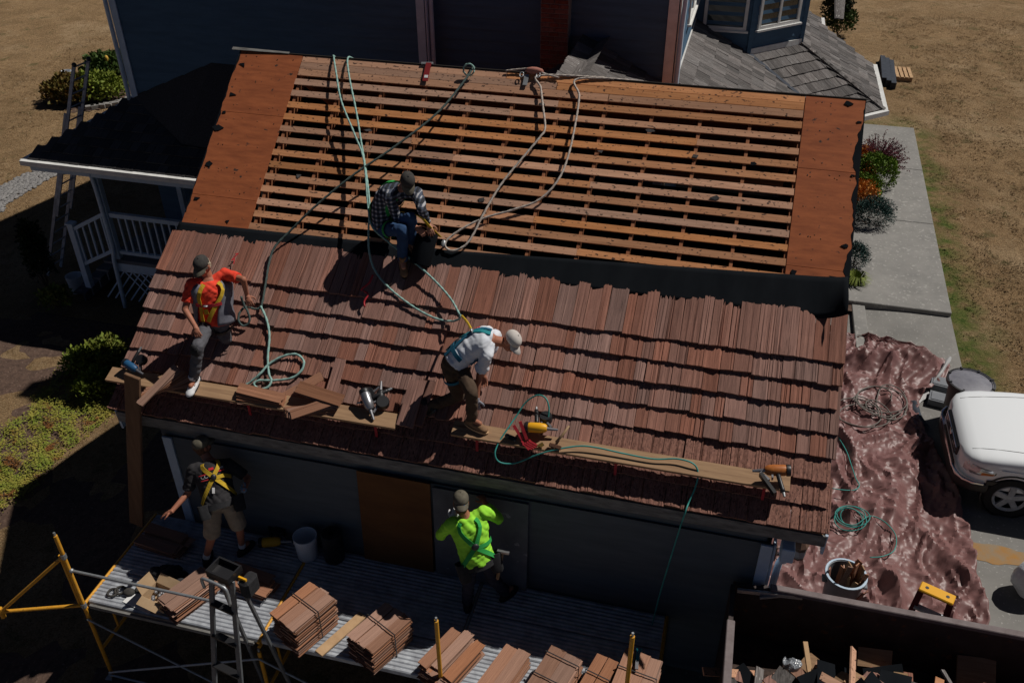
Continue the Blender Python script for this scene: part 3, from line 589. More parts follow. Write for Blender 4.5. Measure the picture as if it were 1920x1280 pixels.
upB = V((-.7071*ca, .7071*ca, sa)); lenB = (hB-vB).length; shear = (K-vB).dot(D45)
shingle_plane(rB, SHG, vB, D45, upB, int(slen/.28)+1, .28, lambda v: (shear*v/slen, lenB+((H-hB).dot(D45))*v/slen), .15, .27, tilt=.05)
far = 12.6
rC = quad_part('skirt_roof', 'grey_shingle', [H, hB, (hB.x, far, GZ), (H.x, far+.8, K.z)], hou)
shingle_plane(rC, SHG, hB, V((0, 1, 0)), V((-ca, 0, sa)), int(slen/.28)+1, .28, lambda v: ((H.y-hB.y)*v/slen, far-hB.y+.8*v/slen), .18, .32, tilt=.05)
for (p, q, nm) in ((hB, H, 'hip_cap'),):
    d = (q-p); n_ = int(d.length/.2)
    for i in range(n_):
        mb = MB(); c = p+d*((i+.4)/n_)+V((0, 0, .055)); mb.box(c, (.3, .13, .02), ax=(d.normalized(), d.normalized().cross(V((0, 0, 1))).normalized(), d.normalized().cross(V((0, 0, 1))).cross(d.normalized()).normalized()*1.0)); obj('hip_cap', mb, 'grey_shingle', hou)
mb = MB(); mb.bar(vB+V((0, 0, .045)), K+V((0, 0, .045)), .12, .01); obj('valley_flashing', mb, 'slate', hou)
mb = MB(); mb.bar(V((hB.x+.06, hB.y-.06, GZ-.02)), V((hB.x+.06, far, GZ-.02)), .11, .1); mb.bar(V((hB.x+.1, hB.y-.06, GZ-.022)), hB-D45*1.2+N45*.06-V((0, 0, .022)), .11, .1); obj('gutter', mb, 'gutter', hou)
# a second small roof with its gutter farther back
rD = quad_part('skirt_roof', 'grey_shingle', [(7.4, far+.5, 3.5), (8.9, far+.5, 2.75), (8.9, far+4, 2.75), (7.4, far+4, 3.5)], hou)
shingle_plane(rD, SHG, V((8.9, far+.5, 2.75)), V((0, 1, 0)), V((-.894, 0, .447)), 5, .34, lambda v: (0, 3.4), .25, .4, tilt=.05)
mb = MB(); mb.bar(V((8.96, far+.4, 2.72)), V((8.96, far+4, 2.72)), .1, .1); obj('gutter', mb, 'gutter', hou)
# far grey roof wing beyond the tall shrub
rE = quad_part('wing_roof', 'grey_shingle', [atz(1562, 0, 2.6)+V((0, 4, 1.2)), atz(1586, -12, 2.6), atz(1582, 36, 2.6), atz(1568, 34, 2.6)], hou, .05)
# saddle roof between the garage and the recessed wall
ap = aty(1120, 82, YB-.02); lf = aty(1025, 133, YB-.02); rt = aty(1238, 156, YB-.02); fy = .9
for q, nm in ((lf, 1), (rt, -1)):
    s_ = V((q.x, q.y, q.z)); a2 = V((ap.x, fy, ap.z)); s2 = V((q.x, fy, q.z)); r_ = quad_part('saddle_roof', 'grey_shingle', [ap, s_, s2, a2] if nm > 0 else [ap, a2, s2, s_], hou)
    up_ = (ap-s_); Ls = up_.length; up_.normalize()
    shingle_plane(r_, SHG, V((s_.x, YB-.05, s_.z)), V((0, -1, 0)), up_, int(Ls/.3)+1, .3, lambda v: (.0, YB-fy-.05), .3, .45, tilt=.05)
mb = MB(); mb.bar(V((ap.x, 3.0, ap.z+.05)), V((ap.x, fy-.25, ap.z+.05)), .2, .03); obj('hip_cap', mb, 'grey_shingle', hou)

# ------------------------------------------------------------------ porch on the left
PX0, PE, PZ = -6.57, 2.33, 2.7
por = thing('porch', (-3.5, 3, -.6), 'covered side porch with dark shingle roof, white gutter and pale railing', 'porch')
rP = quad_part('roof', 'porch_shingle', [(PX0, PE, PZ), (.25, PE, PZ), (.25, YA, PZ+.83), (XL, YA, PZ+.83)], por)
al = math.atan(.5); upP = V((0, math.cos(al), math.sin(al)))
shingle_plane(rP, SHP, V((PX0, PE, PZ)), V((1, 0, 0)), upP, 8, .235, lambda v: (v*.894, 6.75), .16, .3, tilt=.05)
quad_part('roof', 'porch_shingle', [(PX0, PE, PZ), (XL, YA, PZ+.83), (XL, 10, PZ+.83), (PX0, 10, PZ)], por)
mb = MB(); mb.add([(XL, YA-.02, PZ+.86), (-3.09, YA-.02, 4.39), (.25, YA-.02, 4.36), (.25, 2.75, 3.0), (-3.4, 2.95, 3.1)], [(0, 4, 1), (1, 4, 3, 2)]); obj('roof_saddle', mb, 'porch_shingle', por)
mb = MB(); mb.bar(V((PX0-.08, PE-.06, PZ-.03)), V((.1, PE-.06, PZ-.03)), .11, .1); mb.bar(V((PX0-.06, PE-.05, PZ-.032)), V((PX0-.06, 9.5, PZ-.032)), .11, .1); obj('gutter', mb, 'gutter', por)
mb = MB(); mb.bar(V((PX0+.02, PE+.02, PZ-.14)), V((.1, PE+.02, PZ-.14)), .03, .16); obj('fascia', mb, 'trim', por)
mb = MB(); mb.box((-3.0, 3.2, PZ-.2), (6.6, 1.6, .02)); obj('ceiling', mb, 'trim', por)
for (x, y) in ((-5.2, 2.5), (-2.2, 2.5), (-4.3, 3.8)):
    mb = MB(); mb.box((x, y, 1.55), (.12, .12, 1.95)); obj('post', mb, 'trim', por, bevel=.008)
mb = MB(); mb.box((-2.5, 3.2, .53), (5.6, 1.55, .1)); obj('deck', mb, 'greypl', por)
mb = MB(); mb.box((-2.6, 2.44, .4), (5.4, .04, .2)); obj('deck_fascia', mb, 'trim', por)
for z, t in ((1.6, .09), (.74, .07)):
    mb = MB(); mb.bar(V((-5.12, 2.5, z)), V((-.2, 2.5, z)), t, t); obj('rail', mb, 'trim', por)
x = -4.95
while x < -.3: mb = MB(); mb.box((x, 2.5, 1.17), (.035, .035, .82)); obj('baluster', mb, 'trim', por); x += .165
npx = -6.15
mb = MB(); mb.box((npx, 2.5, .5), (.13, .13, 1.5)); mb.box((npx, 2.5, 1.27), (.17, .17, .04)); obj('newel', mb, 'trim', por)
for z0, z1 in ((1.6, 1.13), (.76, .3)): mb = MB(); mb.bar(V((-5.26, 2.5, z0)), V((npx, 2.5, z1)), .07, .07); obj('stair_rail', mb, 'trim', por)
for i in range(5): t = (i+.6)/5.2; mb = MB(); xx = lerp(-5.26, npx, t); mb.box((xx, 2.5, lerp(1.6, 1.13, t)-.42), (.035, .035, .8)); obj('baluster', mb, 'trim', por)
for i in range(5): mb = MB(); mb.box((-5.5-i*.26, 3.15, .4-i*.23), (.3, 1.2, .05)); mb.box((-5.4-i*.26, 3.15, .28-i*.23), (.03, 1.2, .2)); obj('step', mb, 'greypl', por)
for s in (1, -1):
    for i in range(26):
        x0 = -5.1+i*.19; mb = MB(); mb.bar(V((x0, 2.43-.006*s, .32)), V((x0+s*.62, 2.43-.006*s, -.42)), .03, .008, up=V((0, 1, 0))); obj('lattice_slat', mb, 'trim', por)
mb = MB(); mb.tube(smooth_path([(-5.2, 2.36, 2.55), (-5.2, 2.4, 2.2), (-5.2, 2.4, .9), (-5.22, 2.36, .6), (-5.25, 2.33, -.55)], .15), .045, 8); obj('downspout', mb, 'trim', por, smooth=True)
# extension ladder leaning on the side gutter of the porch
c = V((-6.75, atx(135, 245, -6.75).y, atx(135, 245, -6.75).z)); ft = atx(113, 432, -7.55); d = (c-ft).normalized(); top = ft+d*((c-ft).length+1.55); ft = ft+d*((-.68-ft.z)/d.z)
lad = thing('extension_ladder', ft, 'aluminium extension ladder leaning on the porch gutter', 'ladder')
sd = V((.1, .995, 0)); off = sd*.21; nn = d.cross(sd).normalized()
for s in (-1, 1):
    for p0, p1, o_, nm in ((ft, top-d*1.1, nn*.03, 'rail'), (ft+d*1.6, top, -nn*.03, 'fly_rail')):
        mb = MB(); mb.bar(p0+off*s+o_, p1+off*s+o_, .075, .03, up=sd); obj(nm, mb, 'alu', lad)
    mb = MB(); mb.ball(top+off*s-nn*.03, .05, n=8, m=5); obj('end_cap', mb, 'black', lad, smooth=True)
n_ = int((top-ft).length/.3)
for i in range(n_): mb = MB(); p = ft+d*(.25+i*.3); mb.cone(p-off-nn*.0, p+off, .017, .017, 6); obj('rung', mb, 'alu', lad)
# ------------------------------------------------------------------ ropes, hoses, tools on the roof
def rope(name, pts, r, m, label, cat='rope', lobes=3, step=.022, group=None, n=8):
    mb = MB(); P = smooth_path(pts, step); mb.tube(P, r, n, lobes, pitch=r*7); return obj(name, mb, m, smooth=True, label=label, cat=cat, group=group)
def over(u, y=.35, h=.02): return V((u, y, RIDGE-y*.7519+h))
def px(lst):
    out = []
    for x, y, h in lst:
        p = RPX(x, y, h); v = (p-RN*h).y/-RC; out.append(RPX(x, y, h+(.058 if v > 2.8 and h < .2 else 0)))
    return out
rope('rope', [over(1.5, .5), over(1.42, .06, .03)]+px([(626, 108, .03), (630, 135, .1), (640, 190, .17), (664, 250, .2), (682, 300, .24), (690, 385, .34), (698, 425, .32), (730, 455, .2), (775, 490, .1), (815, 526, .08), (845, 560, .12), (862, 590, .26)]), .0125, 'rope_t', 'pale teal lifeline pulled straight from the ridge to the white shirted worker')
rope('rope', [over(1.85, .3), over(1.7, .07, .03)]+px([(652, 110, .03), (655, 145, .1), (668, 210, .16), (677, 265, .2), (686, 320, .25), (693, 385, .34), (691, 430, .25), (692, 470, .14), (702, 505, .07), (730, 540, .045), (775, 575, .045), (815, 596, .045), (845, 602, .05), (860, 598, .15), (864, 590, .25)]), .0125, 'rope_t', 'pale teal lifeline sagging in a long loop below the plaid worker')
rope('rope', [over(3.5, .3), over(3.42, .05, .05)]+px([(886, 128, .06), (872, 150, .12), (820, 212, .2), (740, 275, .25), (660, 330, .25), (590, 388, .2), (545, 432, .12), (516, 462, .05), (505, 490, .045), (498, 530, .045), (490, 573, .05), (478, 579, .06), (462, 575, .1), (450, 585, .12), (447, 600, .1), (456, 611, .07), (467, 604, .07), (466, 588, .12), (457, 570, .22), (452, 556, .3)]), .014, 'rope_d', 'dark green lifeline running diagonally from the ridge ring to the orange shirted worker')
rope('rope', px([(489, 574, .06), (500, 600, .045), (505, 630, .045), (502, 670, .045), (504, 700, .045), (509, 714, .05), (500, 727, .06), (484, 728, .05), (476, 719, .06), (486, 713, .05), (515, 713, .045), (548, 708, .045), (566, 693, .045), (569, 676, .045), (555, 664, .045), (530, 668, .045), (505, 682, .05), (488, 700, .075), (472, 714, .06), (458, 724, .05)]), .0145, 'rope_t', 'pale teal rope tail looped on the shakes above the toe board')
rope('rope', [over(6.2, .4), over(5.75, .07, .03)]+px([(1085, 148, .03), (1086, 180, .05), (1080, 225, .07), (1066, 290, .08), (1046, 338, .08), (1010, 375, .06), (960, 394, .05), (910, 408, .05), (868, 428, .06), (838, 450, .06), (836, 464, .05), (850, 470, .05), (872, 460, .05), (888, 438, .06), (906, 402, .08), (940, 345, .09), (985, 290, .1), (1012, 258, .1), (1022, 240, .09), (1018, 200, .07), (1014, 165, .05), (1012, 142, .04)])+[over(5.2, .04, .04)], .0135, 'rope_w', 'white flecked rope hanging from the ridge in a long loop over the battens')
rope('rope', [RPX(948, 133, .03), RPX(975, 130, .04)]+[RPX(1000, 129, .06), RPX(1020, 138, .04), RPX(1048, 146, .03)], .011, 'rope_w', 'short white rope end lying along the ridge')
mb = MB(); c = RPX(879, 131, .08)
mb.tube([c+RX*(.075*math.cos(a))+V((0, .3, .95))*(.075*math.sin(a)) for a in [2*PI*i/18 for i in range(19)]], .011, 7, 3, .06); obj('rope_ring', mb, 'rope_t', smooth=True, label='ring of pale teal rope knotted at the ridge', cat='rope ring')
t = thing('roof_anchor', RPX(802, 125, 0), 'dark red webbing anchor strap hung over the ridge', 'anchor strap')
mb = MB(); a, b = RPX(804, 118, .03), RPX(797, 152, .03); mb.bar(a, b, .075, .008, up=RN); obj('strap', mb, 'dred', t)
mb = MB(); mb.bar(RPX(799.5, 141, .036), RPX(798.5, 146, .036), .05, .004, up=RN); obj('label_tag', mb, 'blk_text', t)
mb = MB(); mb.bar(RPX(790, 119, .02), RPX(812, 119, .02), .03, .02, up=RN); obj('hook', mb, 'steel', t)
t = thing('roof_anchor', RPX(990, 140, 0), 'steel ridge anchor plate with a pink pad', 'anchor plate')
mb = MB(); mb.bar(RPX(988, 140, .03), RPX(984, 160, .03), .06, .012, up=RN); obj('plate', mb, 'steel', t)
mb = MB(); mb.ball(RPX(1002, 133, .04), (.13, .05, .05), ax=(RX, RUP, RN)); M['pink'] = mat('pink_pad', (.4, .17, .13), .9); obj('pad', mb, 'pink', t, smooth=True)
for q in ((978, 140), (1009, 141)): mb = MB(); mb.tube([RPX(*q, .05)+RX*(.025*math.cos(a))+RUP*(.04*math.sin(a)) for a in [2*PI*i/10 for i in range(11)]], .007, 6); obj('shackle', mb, 'steel', t, smooth=True)

# toe boards on roof jacks
def toe(label, p0, p1, w=.2):
    a, b = RPX(*p0), RPX(*p1); b.y = (a.y+b.y)/2; a.y = b.y; b.z = a.z = (a.z+b.z)/2
    t = thing('toe_board', a, label, 'toe board'); mb = MB(); up = V((0, -.33, .944)); mid = V((0, .944, .33))
    mb.box((a+b)/2+mid*(w/2), ((b-a).length, w, .038), ax=(V((1, 0, 0)), mid, up)); obj('board', mb, 'plank', t, bevel=.004)
    n_ = max(2, int((b-a).length/1.5))
    for i in range(n_+1):
        x = lerp(a.x+.3, b.x-.25, i/n_); mb = MB(); e = V((x, a.y, a.z)); s = e+mid*w; v_ = -(s.y)/RC
        mb.bar(e-up*.028, s-up*.028, .03, .012, up=up); mb.bar(s-up*.03, V((x, 0, 0))+RP(0, v_+.02, .07), .03, .012, up=mid); mb.bar(e-up*.03+mid*.02, V((x, 0, 0))+RP(0, v_+.14, .07), .03, .012, up=mid); obj('roof_jack', mb, 'red', t)
    return a, b
T1 = toe('weathered plank toe board past the left rake, with loose shakes lying on it', (196, 717, .24), (741, 801, .24))
T2 = toe('long plank toe board below the white shirted worker, with red tool and hammer on it', (845, 815, .24), (1480, 923, .24), .19)
def top_of(T, x, d=.09, h=.02): return V((x, T[0].y+d*.944-h*.33, T[0].z+d*.33+h*.944))
TM = (V((0, .944, .33)), V((0, -.33, .944)))
# loose shakes
def loose(px_, ang, lift, w, label, me=None, base=None, L_=1.0, tiltn=None):
    """centre pixel, direction in the roof plane, height above the slope"""
    c = RPX(px_[0], px_[1], lift) if base is None else base
    a = RX*math.cos(ang)+RUP*math.sin(ang); nn = RN if tiltn is None else tiltn.normalized(); a = (a-nn*a.dot(nn)).normalized(); b = nn.cross(a).normalized()
    o = inst('cedar_shake', me or random.choice(SHN), c-a*.3*L_+b*(w/2), (-b*w, a*L_, nn), label=label, cat='shake', group='loose shakes lying along the left toe board'); return o
NT = V((0, -.45, .9))
for i in range(8):
    loose((284+i*3.2, 718+(i % 3)*2, 0), R(22+i*6.5), .12+.012*i, .1, 'new cedar shake fanned out in the pile beside the tall upright plank', base=RPX(320-i*3.4, 725-i*.3, .3+.018*i), tiltn=NT)
for i in range(4):
    loose(0, R(5-i*3), 0, .13, 'new cedar shake in the flat stack beside the rope tail', base=RPX(492-i*1, 752-i*5, .22+.02*i), tiltn=NT)
for i in range(3):
    loose(0, R(-14+i*3), 0, .15, 'new cedar shake lying askew at the end of the flat stack', base=RPX(596+i*2, 742-i*2, .26+.018*i), tiltn=NT)
for i in range(5):
    loose(0, R(32-i*5), 0, .12, 'pale cedar shake fanned over the edge of the toe board', base=RPX(592-i*3, 762+i*2, .31-.016*i), tiltn=NT)
loose(0, R(40), 0, .12, 'short cedar shake wedged behind the flat stack', base=RPX(562, 728, .17))
o = inst('cedar_shake', SH[2], RPX(611, 739, .11), (RX*.135, (RUP*.98+RX*.02+RN*.03)*.78, RN), label='single shake lying upright on the roof left of the black nail gun', cat='shake')
o = inst('cedar_shake', SH[7], RPX(744, 797, .23), (RX*.2, (RUP+RX*.06-RN*.06).normalized()*.95, RN), label='wide shake lying on the roof right of the black nail gun', cat='shake')
o = inst('cedar_shake', SH[9], RPX(768, 795, .17), (RX*.16, (RUP+RX*.1-RN*.05).normalized()*.9, RN), label='second shake lying under the wide one right of the black nail gun', cat='shake')
# tall plank standing outside the left rake
a, b = V((-.08, -4.47, 1.0)), aty(248, 704, -4.42); mb = MB(); mb.bar(a, b, .2, .045, up=(V((0, -1, .2)))); obj('upright_plank', mb, 'post', label='tall rough plank standing on the scaffold against the left rake', cat='plank', bevel=.006)
# red chalk writing on the shakes
def scrawl(pts, m='red_text', w=.012):
    mb = MB()
    for p, q in zip(pts[:-1], pts[1:]):
        a, b = RPX(*p, .108), RPX(*q, .108)
        if (b-a).length > 1e-3: mb.bar(a, b, w, .002, up=RN)
    return obj('chalk_mark', mb, m, gar)
scrawl([(438, 495), (440, 485), (434, 488), (444, 478), (439, 482), (447, 475), (441, 476)])
# felt roll
t = thing('felt_roll', RPX(790, 500, .08), 'black roll of roofing felt standing beside the plaid worker', 'felt roll')
a = RPX(786, 497, .11); b = RPX(803, 436, .22); mb = MB(); ax = (b-a).normalized()
mb.lathe(a, [(0, .0), (.125, .0), (.13, .01), (.13, (b-a).length-.01), (.12, (b-a).length), (.04, (b-a).length-.01), (.038, .3)], 26, ax=ax); obj('roll', mb, 'felt', t, smooth=40)

# ------------------------------------------------------------------ nail guns and hand tools
def nailgun(p, fx, up, label, body, accent, s=1.0, coil=True):
    """p: position of the motor body; fx: direction of the muzzle; up: away from the surface"""
    fx = fx.normalized(); sd = up.cross(fx).normalized(); up = fx.cross(sd).normalized(); t = thing('nail_gun', p, label, 'nail gun')
    P = lambda a, b, c: p+fx*(a*s)+sd*(b*s)+up*(c*s)
    mb = MB(); mb.lathe(P(-.1, 0, .07), [(0, 0), (.045*s, 0), (.052*s, .02*s), (.052*s, .12*s), (.045*s, .17*s), (.03*s, .19*s), (0, .19*s)], 16, ax=fx); obj('body', mb, accent, t, smooth=40)
    mb = MB(); mb.lathe(P(-.135, 0, .07), [(0, 0), (.05*s, 0), (.055*s, .012*s), (.055*s, .036*s), (0, .037*s)], 16, ax=fx); obj('end_cap', mb, body, t, smooth=40)
    mb = MB(); mb.cone(P(.08, 0, .065), P(.2, 0, .055), .02*s, .012*s, 8); obj('nose', mb, 'grey_tool', t)
    mb = MB(); mb.tube(smooth_path([P(-.02, .04, .07), P(-.03, .12, .08), P(-.05, .23, .07)], .03), .022*s, 8); h = obj('handle', mb, body, t, smooth=True)
    mb = MB(); mb.box(P(.03, .07, .06), (.016*s, .03*s, .05*s), ax=(fx, sd, up)); obj('trigger', mb, 'grey_tool', h)
    mb = MB()
    if coil: mb.lathe(P(.06, .14, .02), [(0, 0), (.062*s, 0), (.066*s, .01*s), (.066*s, .075*s), (.06*s, .085*s), (0, .085*s)], 18, ax=up)
    else: mb.bar(P(.13, .03, .05), P(.02, .24, .05), .03*s, .06*s, up=up)
    obj('magazine', mb, body, t, smooth=40)
    mb = MB(); mb.bar(P(.13, .02, .05), P(.06, .1, .05), .02*s, .05*s, up=up); obj('feed', mb, 'grey_tool', t)
    mb = MB(); mb.cone(P(-.05, .23, .07), P(-.055, .275, .07), .014*s, .01*s, 8); obj('hose_fitting', mb, 'steel', t); return t
nailgun(RPX(690, 757, .2), RX*.55-RUP*.85, RN+RUP*.5, 'black and grey nail gun lying on the left toe board', 'black', 'grey_tool', 1.15)
nailgun(RPX(716, 748, .15), -RX*.2+RUP*.9, RN+RUP*.3, 'black nail gun lying beside the wide shake', 'black', 'black', 1.0)
nailgun(RPX(1452, 889, .29), -RX*.95-RUP*.15, RN+RUP*.4, 'orange and black nail gun at the end of the long toe board', 'black', 'orange_tool', 1.15, False)
nailgun(RPX(1010, 810, .22), RX*.95+RUP*.1, RN*.6+RUP*.3, 'yellow and black coil nail gun on the long toe board with its air hose', 'black', 'yellow_tool', 1.1)
nailgun(RPX(252, 690, .22), RX*.8-RUP*.3, RN, 'dark blue nail gun behind the pile of fanned shakes', 'black', 'blue_tool', .95)
t = thing('roof_bracket', top_of(T2, 5.1), 'folded red steel roof bracket lying on the long toe board', 'roof bracket')
def tb(x, y, h): return RPX(x, y, h+.07)
mb = MB(); mb.bar(tb(963, 797, .3), tb(980, 824, .2), .035, .02, up=RN); mb.bar(tb(975, 790, .31), tb(988, 824, .2), .035, .02, up=RN); obj('arm', mb, 'red', t)
mb = MB()
for i in range(4): mb.bar(tb(980+i*4, 832-i*2, .2+i*.004), tb(998+i*4, 842-i*2, .2+i*.004), .02, .012, up=RN)
mb.bar(tb(978, 826, .2), tb(992, 843, .2), .02, .012, up=RN); mb.bar(tb(992, 824, .2), tb(1005, 838, .2), .02, .012, up=RN); obj('grip_plate', mb, 'red', t)
mb = MB(); mb.bar(tb(948, 816, .2), tb(968, 824, .2), .05, .03, up=RN); mb.ball(tb(951, 817, .22), .03); obj('pivot', mb, 'black', t)
t = thing('hammer', tb(1050, 825, .2), 'wooden handled hammer lying on the long toe board', 'hammer')
mb = MB(); mb.tube([tb(1042, 829, .22), tb(1055, 815, .23), tb(1067, 798, .24)], [.014, .016, .013], 8); obj('handle', mb, 'wood_h', t, smooth=True)
mb = MB(); mb.bar(tb(1030, 833, .215), tb(1052, 840, .215), .045, .04, up=RN); obj('head', mb, 'hair_b', t, bevel=.006)
t = thing('hose_coupler', tb(1012, 834, .2), 'brass hose coupler lying beside the hammer', 'coupler'); mb = MB(); mb.cone(tb(1008, 836, .21), tb(1018, 830, .21), .014, .012, 8); mb.cone(tb(1013, 838, .21), tb(1020, 833, .21), .011, .01, 8); obj('coupler', mb, 'brass', t)
rope('air_hose', px([(1028, 785, .25), (1029, 762, .3), (1022, 745, .32), (1006, 741, .3), (985, 755, .25), (968, 780, .22), (952, 803, .24), (936, 828, .24), (928, 850, .18), (937, 866, .12), (965, 868, .1), (1005, 853, .18), (1040, 843, .285), (1085, 836, .285), (1120, 839, .28), (1170, 850, .27), (1225, 860, .27), (1270, 860, .27), (1300, 869, .27), (1309, 888, .17), (1303, 915, .1), (1292, 940, .06), (1284, 962, .07)])+[V((6.95, -4.36, 2.55)), V((6.85, -4.36, 1.6)), V((6.8, -4.4, 1.0))], .009, 'hose', 'thin teal air hose from the yellow nail gun over the long toe board', 'air hose', lobes=0)
# lanyard buckles left on the shakes and the red trigger tool in the shade of the plaid worker
t = thing('red_strap', tb(690, 530, .06), 'red strap tool lying on the shakes in the plaid worker\'s shadow', 'strap')
mb = MB(); mb.tube(smooth_path(px([(699, 515, .08), (692, 530, .075), (680, 540, .075), (677, 545, .07)]), .02), .014, 6); mb.tube(smooth_path(px([(682, 545, .075), (690, 552, .075), (683, 565, .07), (684, 575, .07)]), .02), .012, 6); obj('strap', mb, 'red', t, smooth=True)
# ------------------------------------------------------------------ scaffold with aluminium deck
DZ = .97
sc = thing('scaffold', (3.4, -5, -.6), 'yellow frame scaffold with ribbed aluminium deck along the garage wall', 'scaffold')
def ribbed(w, L_, ribs=9):
    mb = MB(); n = ribs*4; prof = []
    for i in range(n+1):
        ph = (i % 4); z = 0 if ph in (0, 3) else .012
        prof.append((w*i/n, z))
    rs = [[V((0, y, z)) for y, z in prof]+[V((0, w, -.06)), V((0, 0, -.06))], [V((L_, y, z)) for y, z in prof]+[V((L_, w, -.06)), V((L_, 0, -.06))]]
    mb.rings(rs); return mb
fx = (.03, 2.36, 4.66, 6.96); ys = (-5.72, -5.21, -4.7)
for i in range(3):
    for j, y in enumerate(ys):
        me = mk(ribbed(.495, fx[i+1]-fx[i]-.05), 'deck_plank', 'alu'); inst('deck_plank', me, (fx[i]+.025, y+random.uniform(-.004, .004), DZ-.012+random.uniform(-.004, .004)), (V((1, 0, 0)), V((0, 1, 0)), V((0, 0, 1))), sc)
tops = [atz(95, 1000, 2.0).z, .9, aty(820, 1160, -5.78).z, aty(1185, 1190, -5.78).z]
for i, x in enumerate(fx):
    for y in (-5.78, -4.19):
        g0 = gz(x, y); zt = (1.98, 0.82, 1.28, 1.1)[i] if y < -5 else DZ-.07
        if y < -5: p = aty(((95, 480, 818, 1186)[i]), ((1002, 1180, 1163, 1192)[i]), -5.78); x_ = p.x if i in (2, 3) else x; zt = p.z if i in (2, 3, 0) else zt
        else: x_ = x
        mb = MB(); mb.cone((x_, y, g0), (x_, y, zt), .024, .024, 10); pst = obj('post', mb, 'yellow', sc, smooth=40)
        mb = MB(); mb.cone((x_, y, zt), (x_, y, zt+.05), .013, .013, 8); obj('coupling_pin', mb, 'steel', pst)
        mb = MB(); mb.box((x_, y, g0+.01), (.14, .14, .02)); obj('base_plate', mb, 'steel', pst)
    for z in (DZ-.1, .1): mb = MB(); mb.cone((x, -5.76, z), (x, -4.2, z), .022, .022, 8); obj('bearer', mb, 'yellow', sc, smooth=40)
    for y in (-5.42, -4.82): mb = MB(); mb.cone((x, y, DZ-.1), (x, y, .1), .016, .016, 6); obj('frame_stud', mb, 'yellow', sc, smooth=40)
    mb = MB(); mb.cone((x, -5.76, DZ-.02), (x, -4.2, DZ-.02), .02, .02, 8); obj('plank_hook', mb, 'yellow' if i != 2 else 'steel', sc, smooth=40)
for i in range(3):
    for a, b in ((DZ-.25, -.35), (-.35, DZ-.25)): mb = MB(); mb.cone((fx[i], -5.81, a), (fx[i+1], -5.81, b), .014, .014, 6); obj('cross_brace', mb, 'steel', sc, smooth=40)
mb = MB(); mb.cone((fx[0], -5.82, -.38), (fx[1], -5.82, -.38), .014, .014, 6); obj('cross_brace', mb, 'steel', sc, smooth=40)
mb = MB(); mb.box((1.2, -5.76, DZ-.045), (2.2, .03, .05)); mb2 = obj('toe_rail', mb, 'fascia', sc)
# guard rail and outrigger on the end frame
p = aty(128, 1068, -5.78); q = aty(447, 1137, -5.78); mb = MB(); mb.cone(V((fx[0], -5.78, p.z)), q, .017, .017, 8); mb.ball(V((fx[0]+.03, -5.78, p.z)), .03); obj('guard_rail', mb, 'steel', sc, smooth=40)
a = aty(110, 1040, -5.78); b = aty(150, 1132, -5.78); c = atz(2, 1146, b.z)
a.x = b.x = fx[0]
mb = MB(); mb.cone(a, c, .022, .022, 10); obj('outrigger', mb, 'yellow', sc, smooth=40)
mb = MB(); mb.cone(b, c, .022, .022, 10); obj('outrigger', mb, 'yellow', sc, smooth=40)
mb = MB(); mb.cone(a+V((-.05, 0, 0)), b+V((-.05, 0, 0)), .02, .02, 10); obj('outrigger', mb, 'yellow', sc, smooth=40)
mb = MB(); mb.cone(c+V((0, 0, .06)), c-V((0, 0, .1)), .03, .03, 10); obj('outrigger_clamp', mb, 'yellow', sc)
for p_ in (a, b): mb = MB(); mb.lathe(p_-V((0, 0, .04)), [(.03, 0), (.034, .01), (.034, .07), (.03, .08)], 12); obj('clamp', mb, 'steel', sc)


# ------------------------------------------------------------------ things on the deck
def on(x, y, z=DZ): return atz(x, y, z)
def bundle(px_, ang, nx, nl, label, straps=1, w=.14, wide=1.0, mess=.012):
    c = on(*px_); t = thing('shake_bundle', c, label, 'shake bundle', 'bundles of cedar shakes on the scaffold deck')
    a = V((math.cos(ang), math.sin(ang), 0)); b = V((-math.sin(ang), math.cos(ang), 0)); W_ = nx*w
    for k in range(nl):
        for i in range(nx):
            s = 1 if k % 2 else -1; me = random.choice(SHN); j = random.uniform(-mess, mess)*2
            o_ = c-a*(s*.3)+b*((i-nx/2+.5)*w+s*w/2*0+random.uniform(-mess, mess))+V((0, 0, k*.0225+.002))+a*j
            inst('cedar_shake', me, o_+b*(s*w/2), (-b*(s*(w-.005)), a*s, V((0, 0, 1))), t)
    hgt = nl*.0225+.015
    for k in range(straps):
        o_ = c+a*((k-(straps-1)/2)*.3+.03); mb = MB(); d = W_/2+.014
        P = [o_-b*d, o_-b*d+V((0, 0, hgt)), o_+b*d+V((0, 0, hgt)), o_+b*d, o_-b*d]
        for p0, p1 in zip(P[:-1], P[1:]): mb.bar(p0, p1, .013, .004, up=a.cross((p1-p0).normalized()))
        obj('strap', mb, 'black', t)
    return t, hgt
bundle((578, 1180), R(66), 3, 20, 'neatly stacked strapped bundle of shakes beside the pale loose board', 1)
bundle((716, 1214), R(64), 3, 17, 'stacked shake bundle half shaded, right of the pale loose board', 1)
bundle((848, 1248), R(68), 3, 10, 'unstrapped heap of ribbed shakes beside the yellow scaffold post', 0, mess=.03)
bundle((945, 1274), R(72), 2, 9, 'narrow pair of long shakes beside the ribbed heap', 0, w=.16)
bundle((1038, 1296), R(74), 2, 16, 'wide shake bundle with a cross strap right of the narrow pair', 2, w=.19)
bundle((1115, 1300), R(74), 2, 13, 'small strapped shake bundle beside the wide strapped one', 1, w=.13)
bundle((1188, 1300), R(80), 3, 15, 'shake bundle carrying the blue handled snips', 1, w=.14)
bundle((360, 1126), R(66), 2, 11, 'shake stack between the cardboard box and the step ladder', 0, w=.15, mess=.02)
bundle((470, 1098), R(-8), 2, 6, 'shake stack lying behind the top of the step ladder', 0, w=.15, mess=.03)
